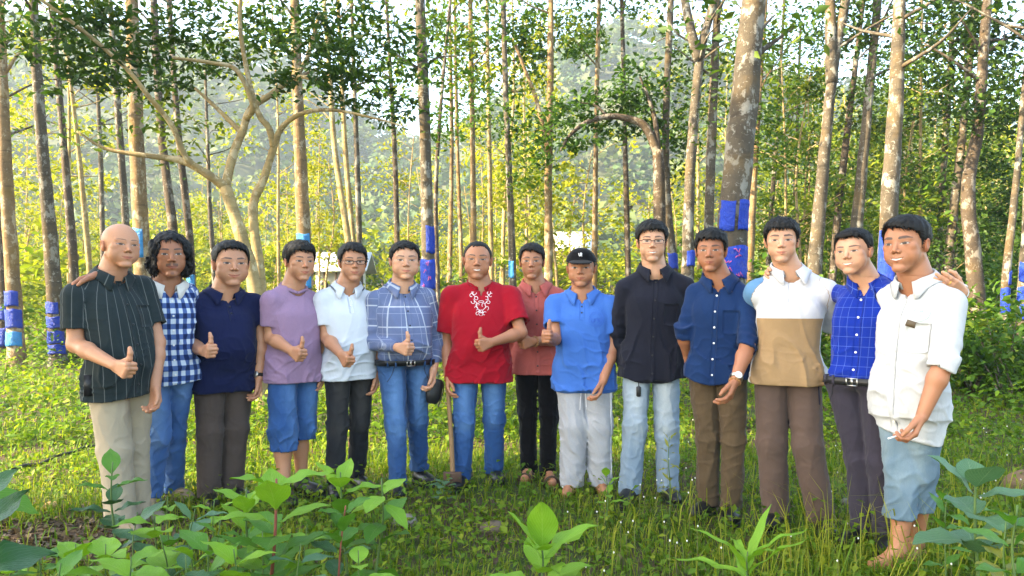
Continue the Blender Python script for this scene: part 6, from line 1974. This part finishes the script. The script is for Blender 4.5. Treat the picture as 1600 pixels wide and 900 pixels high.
SP2 = dict(d=4.45, label='long-haired man in blue and white checked shirt with an arm around the bald man', top=361, chin=435, headx=266, hyaw=4, roll=-2, hair='long', skin=SK_DD,
    face=dict(w=.96, jaw=.95, fat=.1, smile=.2, mous=.9, stubble=.2, nose=1.08), yaw=18, wd=.94, shL=(212, 452), shR=(303, 450), hipx=262, hem=603, hem2=597,
    armL=dict(k='relax', e=(196, 440), w=(152, 431), h=(118, 446), edy=-.10, wdy=-.46, hdy=-.07, hk=1, u=(0, -1, .3), curl=.8), armR=dict(k='none', e=(312, 535), w=(305, 590), edy=.25, wdy=.30, hid=1),
    sleeve='long', slr=.058, collar='shirt', placket='full', vneck=.07, vw=.6, feet=[(236, 797), (272, 782)], knee=[(248, 705), (272, 700)], kr=.066, hr=.060, shoe_mat=M_KHAKI_SHOE,
    mats=person_mats('gingham', gingham((.60, .66, .74), (.075, .13, .32), (.014, .028, .10), .062), denim((.06, .14, .35), (.20, .34, .60))), button_mat=M_BUTTONW, extra=x_p2)
SP2['mats']['collar'] = cloth('cream_collar', solid((.66, .62, .56)))
SP3 = dict(d=4.72, label='man in navy polo shirt and brown-grey trousers with a dark wristwatch', top=375, chin=448, headx=361, hyaw=10, hair='short', skin=SK_M,
    face=dict(w=1.04, jaw=1.08, fat=.7, smile=.55, nose=1.05), yaw=20, wd=1.12, belly=.045, shL=(292, 468), shR=(404, 466), hipx=350, hem=610,
    armL=dict(k='thumb', e=(302, 540), w=(317, 548), h=(336, 545), edy=-.08, wdy=-.33), armR=dict(k='relax', e=(408, 530), w=(404, 590), edy=.10, wdy=.04),
    sleeve='short', slen=.62, slr=.074, armk=1.12, collar='polo', placket='half', vneck=.06, vw=.35, feet=[(326, 790), (362, 782)], knee=[(328, 700), (368, 695)], loose=.006, crease=1,
    mats=person_mats('navy', solid((.010, .014, .050)), solid((.082, .060, .050))), extra=x_p3)
SP4 = dict(d=4.86, label='man in plain lilac T-shirt and knee-length denim shorts', top=375, chin=440, headx=468, hyaw=20, hair='full', skin=SK_M,
    face=dict(w=1.0, jaw=.98, fat=.2, smile=.15), yaw=28, wd=1.02, belly=.015, shL=(415, 462), shR=(497, 464), hipx=460, hem=595,
    armL=dict(k='thumb', e=(424, 528), w=(455, 548), h=(472, 556), edy=-.10, wdy=-.30), armR=dict(k='relax', e=(505, 535), w=(501, 578), edy=.14, wdy=.10),
    sleeve='short', slen=.66, slr=.070, collar='crew', vneck=-.10, feet=[(445, 786), (472, 772)], knee=[(442, 705), (472, 688)], thems=(.335, .375), kr=.090, hr=.09, trouser_name='shorts',
    mats=person_mats('lilac', melange((.34, .215, .32), (.27, .165, .26)), denim((.030, .085, .23), (.12, .24, .46), .6)))
SP5 = dict(d=5.0, label='man with black-rimmed glasses in white polo shirt and dark jeans', top=378, chin=440, headx=551, hyaw=8, hair='parted', skin=SK_M,
    face=dict(w=.98, jaw=.95, fat=.3, smile=.45, teeth=0), yaw=16, wd=.98, belly=.02, shL=(497, 460), shR=(583, 462), hipx=546, hem=592,
    armL=dict(k='thumb', e=(511, 528), w=(533, 554), h=(541, 563), edy=-.09, wdy=-.31), armR=dict(k='relax', e=(592, 535), w=(588, 582), edy=.06, wdy=.04),
    sleeve='short', slen=.66, slr=.068, collar='polo', collar_stripe=M_NAVY_TRIM, placket='half', vneck=.055, vw=.3, feet=[(524, 772), (556, 760)], knee=[(527, 690), (562, 690)], kr=.066, hr=.062, button_mat=M_BUTTONW,
    mats=person_mats('white_polo', solid((.60, .625, .67)), denim((.020, .021, .024), (.07, .065, .06), .5)), extra=x_p5)
SP6 = dict(d=5.05, label='man in slate-blue windowpane-check long-sleeved shirt tucked into belted blue jeans', top=376, chin=438, headx=632, hyaw=6, hair='short', skin=SK_L,
    face=dict(w=1.06, jaw=1.08, fat=.8, smile=.2), yaw=15, wd=1.14, belly=.045, shL=(578, 460), shR=(676, 456), hipx=633, hem=566, belt=565,
    armL=dict(k='thumb', e=(584, 535), w=(622, 543), h=(640, 546), edy=-.08, wdy=-.28), armR=dict(k='relax', e=(684, 528), w=(677, 580), ne='f', wdy=.0),
    sleeve='long', slr=.068, collar='shirt', placket='full', vneck=.045, vw=.45, feet=[(622, 772), (656, 754)], knee=[(619, 690), (652, 680)], kr=.070, hr=.058, thems=(.07, .10), wrinkle=.0085, buttons=5,
    mats=person_mats('windowpane', window((.115, .145, .255), (.50, .54, .62), .125, .135, .0048, .0042, .0018), denim((.030, .080, .21), (.14, .28, .52))))
SP7 = dict(d=5.1, label='man in red embroidered collarless shirt and blue jeans with thumb up', top=377, chin=437, headx=746, hyaw=-1, roll=2, hair='buzz', skin=SK_D,
    face=dict(w=1.02, jaw=1.05, fat=.6, smile=.5, teeth=1, eye=.75, stubble=.15), yaw=1, wd=1.16, belly=.03, shL=(698, 455), shR=(805, 455), hipx=749, hem=596,
    armL=dict(k='relax', e=(698, 535), w=(700, 588), edy=.06, wdy=-.03), armR=dict(k='thumb', e=(814, 520), w=(768, 535), h=(752, 538), ne='n', nw='n', edy=-.12, wdy=-.27),
    sleeve='short', slen=.74, slr=.082, flare=.02, collar='mandarin', vneck=.07, vw=.2, feet=[(722, 760), (772, 752)], knee=[(725, 690), (772, 690)], kr=.072, hr=.066,
    mats=person_mats('crimson', solid((.32, .007, .018)), denim((.028, .085, .24), (.12, .25, .50))), extra=x_p7)
SP8 = dict(d=5.3, label='man in salmon pink shirt and black trousers behind the red-shirted man', top=379, chin=437, headx=831, hyaw=-2, hair='parted', skin=SK_D,
    face=dict(w=.95, jaw=.92, fat=.0, smile=.15), yaw=0, wd=.95, shL=(795, 458), shR=(880, 456), hipx=840, hem=583,
    armL=dict(k='none', e=(803, 530), w=(800, 580), edy=.05, wdy=.06), armR=dict(k='thumb', e=(872, 530), w=(833, 534), h=(818, 536), ne='n', edy=-.05, wdy=-.25),
    sleeve='rolled', roll_t=.35, slr=.060, collar='shirt', placket='full', vneck=.055, vw=.45, feet=[(826, 752), (856, 757)], knee=[(824, 680), (857, 682)], kr=.064, hr=.058, shoe='sandal', shoe_mat=M_BROWN_SANDAL,
    mats=person_mats('salmon', melange((.43, .105, .09), (.34, .08, .068)), solid((.004, .004, .005))), pockets=[(.05, .14, -.22, -.10)], extra=x_p8)
SP9 = dict(d=4.95, label='man in black baseball cap, bright blue polo and light grey sweatpants', top=386, chin=449, headx=908, hyaw=-3, hair='cap', skin=SK_D,
    face=dict(w=1.04, jaw=1.05, fat=.6, smile=.5, nose=1.08), yaw=-3, wd=1.08, belly=.02, shL=(859, 468), shR=(962, 470), hipx=912, hem=611,
    armL=dict(k='thumb', e=(866, 530), w=(856, 527), h=(846, 524), hdy=-.1, edy=-.10, wdy=-.36), armR=dict(k='relax', e=(956, 552), w=(942, 596), h=(934, 618), ne='n', nw='n'),
    sleeve='short', slen=.62, slr=.076, collar='polo', placket='half', vneck=.06, vw=.4, feet=[(893, 772), (938, 770)], knee=[(897, 695), (934, 695)], loose=.018, kr=.078, hr=.062, thems=(.05, .05), shoe='bare', sweat=1,
    mats=person_mats('azure', solid((.048, .145, .47)), melange((.41, .41, .43), (.33, .33, .35))), extra=x_p9)
SP10 = dict(d=4.78, label='tall man with half-rim glasses in black shirt and faded light jeans', top=343, chin=411, headx=1018, hyaw=3, hair='full', skin=SK_L,
    face=dict(w=.97, jaw=.95, fat=.2, smile=.5, teeth=1), yaw=2, wd=1.06, shL=(968, 442), shR=(1080, 440), hipx=1018, hem=596,
    armL=dict(k='none', e=(964, 520), w=(975, 575), edy=.10, wdy=.12), armR=dict(k='none', e=(1082, 520), w=(1085, 570), edy=.16, wdy=.2),
    sleeve='long', slr=.062, collar='shirt', placket='full', vneck=.06, vw=.45, feet=[(984, 782), (1044, 780)], knee=[(992, 690), (1042, 690)], kr=.076, hr=.07, thems=(.05, .05), curved=.03, wrinkle=.0085,
    mats=person_mats('black', solid((.013, .014, .023)), denim((.21, .285, .37), (.47, .52, .55))), pockets=[(.06, .15, -.26, -.13)], extra=x_p10)
SP11 = dict(d=4.38, label='man in dark denim shirt with rolled sleeves, wristwatch and bead bracelet', top=356, chin=426, headx=1111, hyaw=-6, hair='full', skin=SK_DD,
    face=dict(w=.97, jaw=.95, fat=.1, smile=.0, nose=1.1, mouth=.1), yaw=-12, wd=.98, shL=(1078, 450), shR=(1175, 456), hipx=1120, hem=600,
    armL=dict(k='relax', e=(1069, 520), w=(1074, 556), edy=.05, wdy=.12), armR=dict(k='relax', e=(1168, 540), w=(1148, 597), h=(1136, 625), ne='n', nw='n'),
    sleeve='rolled', roll_t=.10, slr=.062, collar='shirt', placket='full', vneck=.07, vw=.4, feet=[(1106, 802), (1142, 808)], knee=[(1106, 710), (1146, 715)], kr=.070, hr=.064, curved=.04, button_mat=M_BUTTONW,
    mats=person_mats('denim_shirt', denim((.008, .027, .092), (.026, .068, .17), .3), melange((.105, .072, .042), (.075, .05, .028), 60)), pockets=[(.045, .135, -.24, -.11)], extra=x_p11)
SP12 = dict(d=4.15, label='young man in white and khaki colour-block polo shirt and brown trousers', top=339, chin=412, headx=1220, hyaw=0, hair='full', skin=SK_L,
    face=dict(w=.98, jaw=.95, fat=.1, smile=.0, brow=1.25, mouth=.098, stubble=.02), yaw=0, wd=1.02, shL=(1174, 446), shR=(1299, 446), hipx=1230, hem=600,
    armL=dict(k='none', e=(1160, 500), w=(1150, 560), edy=.42, wdy=.5, hid=1), armR=dict(k='none', e=(1310, 525), w=(1330, 560), edy=.16, wdy=.22),
    sleeve='short', slen=.74, slr=.076, collar='polo', placket='half', vneck=.06, vw=.42, feet=[(1212, 822), (1284, 832)], knee=[(1206, 700), (1262, 705)], kr=.078, hr=.072, loose=.004, crease=1, button_mat=M_BUTTONW,
    mats=person_mats('colourblock', colourblock((.58, .575, .60), (.32, .205, .105), (.10, .22, .38), 1.19), solid((.105, .070, .056))), extra=x_p12)
SP13 = dict(d=3.82, label='smiling man in royal blue checked shirt tucked into charcoal trousers with black belt', top=356, chin=430, headx=1333, hyaw=-20, roll=-3, hair='fade', skin=SK_L,
    face=dict(w=1.03, jaw=1.03, fat=.6, smile=.8, teeth=1), yaw=-20, wd=.98, shL=(1318, 452), shR=(1402, 448), hipx=1345, hem=595, belt=594,
    armL=dict(k='relax', e=(1262, 448), w=(1212, 430), h=(1184, 424), edy=.50, wdy=.46, hdy=-.14, hk=1, u=(0, -.6, .8), curl=.7), armR=dict(k='relax', e=(1470, 470), w=(1503, 456), h=(1462, 434), edy=-.08, wdy=-.33, hdy=-.07, hk=1, u=(-.2, -.6, .8), curl=.35),
    sleeve='long', slr=.060, collar='shirt', placket='full', vneck=.06, vw=.45, feet=[(1350, 852), (1386, 862)], knee=[(1342, 720), (1376, 730)], kr=.066, hr=.064, crease=1, buttons=5, button_mat=M_BUTTONW, leaf=.046,
    mats=person_mats('royal', window((.005, .022, .235), (.12, .20, .52), .052, .050, .0012, .0010, None, .6), solid((.040, .035, .050))), extra=x_p13)
SP14 = dict(d=3.55, label='man in untucked white shirt and rolled light jeans holding a cigarette, far right', top=335, chin=427, headx=1416, hyaw=-24, roll=-2, hair='parted', skin=SK_D,
    face=dict(w=.98, jaw=1.0, fat=.3, smile=.75, teeth=1, brow=1.35), yaw=-36, wd=.96, belly=.01, shL=(1376, 455), shR=(1496, 462), hipx=1420, hem=664, hem2=690,
    armL=dict(k='none', e=(1350, 520), w=(1340, 480), edy=.25, wdy=.3, hid=1), armR=dict(k='relax', e=(1474, 568), w=(1441, 650), h=(1418, 690), ne='n', nw='n', u=(-.5, -.8, 0), curl=1.3),
    sleeve='rolled', roll_t=.12, slr=.074, collar='shirt', placket='full', vneck=.07, vw=.5, feet=[(1402, 895), (1430, 880)], knee=[(1410, 760), (1436, 755)], kr=.078, hr=.076, thems=(.245, .265), flare=.0, shoe='bare', wrinkle=.0065, button_mat=M_BUTTONW,
    mats=person_mats('white_work', melange((.55, .555, .56), (.47, .47, .475), 60), denim((.12, .185, .24), (.27, .35, .39))), pockets=[(.05, .155, -.26, -.13)], extra=x_p14, trouser_name='jeans')
PEOPLE = [SP1, SP2, SP3, SP4, SP5, SP6, SP7, SP8, SP9, SP10, SP11, SP12, SP13, SP14]
ENV = []
for _i, _s in enumerate(PEOPLE): ENV.append(build_person(_i, _s))
# ------------------------------------------------------------------ things held or lying about
def find(i): return ENV[i]
if len(ENV) == 14:
    # black pouch in the hand of the windowpane-check man
    E = ENV[5]; c = np.array(E['base']) + E['arms']['R']['w'] + np.array([.012, -.03, -.135])
    def f_bag(P): return np.maximum(ell(P, (0, 0, -.0), (.055, .03, .105)), np.abs(P[:, 2]) - .085) + .003 * SinNoise(4, 40)(P)
    V, Q = sdf_mesh(f_bag, (-.08, -.05, -.12), (.08, .05, .12), .006)
    root = empty('pouch', c, 'black zipped pouch held by the windowpane-check shirt man', 'pouch')
    root.rotation_euler = (0, .25, .4)
    obj('bag', mesh_data('bag', V, Q, M_BLACKLEATHER), root)
    MB().tube(catmull([(.04, 0, .08), (.06, 0, .02), (.055, 0, -.06), (.05, 0, -.10)], 5), .004, 6).build('strap', M_BLACKLEATHER, root)
    # digging hoe held by the red-shirted man
    E = ENV[6]; h = np.array(E['base']) + E['arms']['L']['w'] + np.array([.0, -.02, -.10])
    g = pix(708, 756, 4.98); g[2] = ground_z(g[0], g[1])
    root = empty('hoe', g, 'wooden-handled hoe held upright by the red-shirted man', 'hoe')
    top = h - g + (h - g) * .10
    MB().tube(catmull([np.array([0, 0, .04]), top * .5 + np.array([.006, 0, 0]), top], 6), np.linspace(.017, .015, 13), 9).build('handle', M_WOODTOOL, root)
    mbh_ = MB(); V, F = box_vf((0, 0, 0), (.12, .018, .17), rotx(.5)); mbh_.add(V + np.array([0, -.03, .07]), F); V, F = tube(np.array([[0, 0, .0], [0, 0, .09]]), np.array([.028, .026]), 9); mbh_.add(V, F)
    mbh_.build('blade', plain('muddy_iron', (.11, .065, .045), .85, .2, .3, 30, .5), root, smooth=False)
    # cigarette
    E = ENV[13]; tip, mbc = E['cig']
    p = np.array(E['base']) + tip; mbc2 = MB(); mbc2.tube(np.array([[-.012, -.012, 0], [-.055, -.03, -.006]]), .004, 8)
    o = mbc2.build('cigarette', plain('cigarette_paper', (.8, .79, .75), .8), None, p); tag(o, 'white cigarette between the fingers of the white-shirted man', 'cigarette')
# irrigation hose lying in the sunlit grass
hp_ = [pix(x, y, CAMZ * FPX / (y - HYP)) for x, y in ((-40, 750), (20, 742), (70, 730), (118, 712), (160, 704), (200, 698))]
P = catmull(hp_, 6); P[:, 2] = ground_z(P[:, 0], P[:, 1]) + .035 + .01 * np.sin(np.arange(len(P)))
o = MB().tube(P, .013, 8).build('hose', plain('black_hose', (.02, .02, .02), .5)); tag(o, 'black irrigation hose lying in the sunlit weeds at the left', 'hose')
# stones, and a wood stump built like them
def rock(px, py, s, label, c, sq=.6):
    d = CAMZ * FPX / (py - HYP); p = pix(px, py, d); n = SinNoise(int(px), 14, 6)
    f = lambda P: ell(P, (0, 0, 0), (s, s * .8, s * sq)) + s * .10 * n(P / s * .12)
    V, Q = sdf_mesh(f, (-s * 1.4,) * 3, (s * 1.4,) * 3, s / 9)
    o = obj('stone', mesh_data('stone', V, Q, plain('stone_%d' % px, c, .95, 0, .4, 25, .6)), None, (p[0], p[1], ground_z(p[0], p[1]) + s * sq * .35)); tag(o, label, 'stone')
rock(632, 822, .075, 'grey stone in the grass below the windowpane-check shirt man', (.20, .18, .15))
rock(770, 830, .085, 'brown stone half hidden behind the lime rosette plant', (.12, .09, .06))
rock(82, 792, .05, 'yellowish stone on the bare soil at the left', (.42, .28, .12))
rock(1600, 770, .14, 'brown weathered wood stump at the right edge', (.16, .10, .06), .8)  # a wood stump, built with the stone shape
rock(1330, 790, .06, 'small pale stone by the shoes of the royal blue shirt man', (.25, .22, .18))

# ------------------------------------------------------------------ air
zlo, zhi = -3.0, 120.0
V, F = box_vf((0, 190, (zlo + zhi) / 2), (1300, 860, zhi - zlo))
hz = NT('haze_air'); hz.t.nodes.remove(hz.b)
pv = hz.n('ShaderNodeVolumePrincipled'); pv.inputs['Color'].default_value = (.68, .83, 1.0, 1); pv.inputs['Density'].default_value = HAZE_D; pv.inputs['Anisotropy'].default_value = .2
hz.t.links.new(pv.outputs[0], hz.out.inputs['Volume'])
if HAZE_D > 0:
    tag(obj('haze', mesh_data('haze', V, F[:, ::-1] if False else F, hz.mat, False)), 'thin pale blue haze filling the air of the valley', 'haze', kind='stuff')
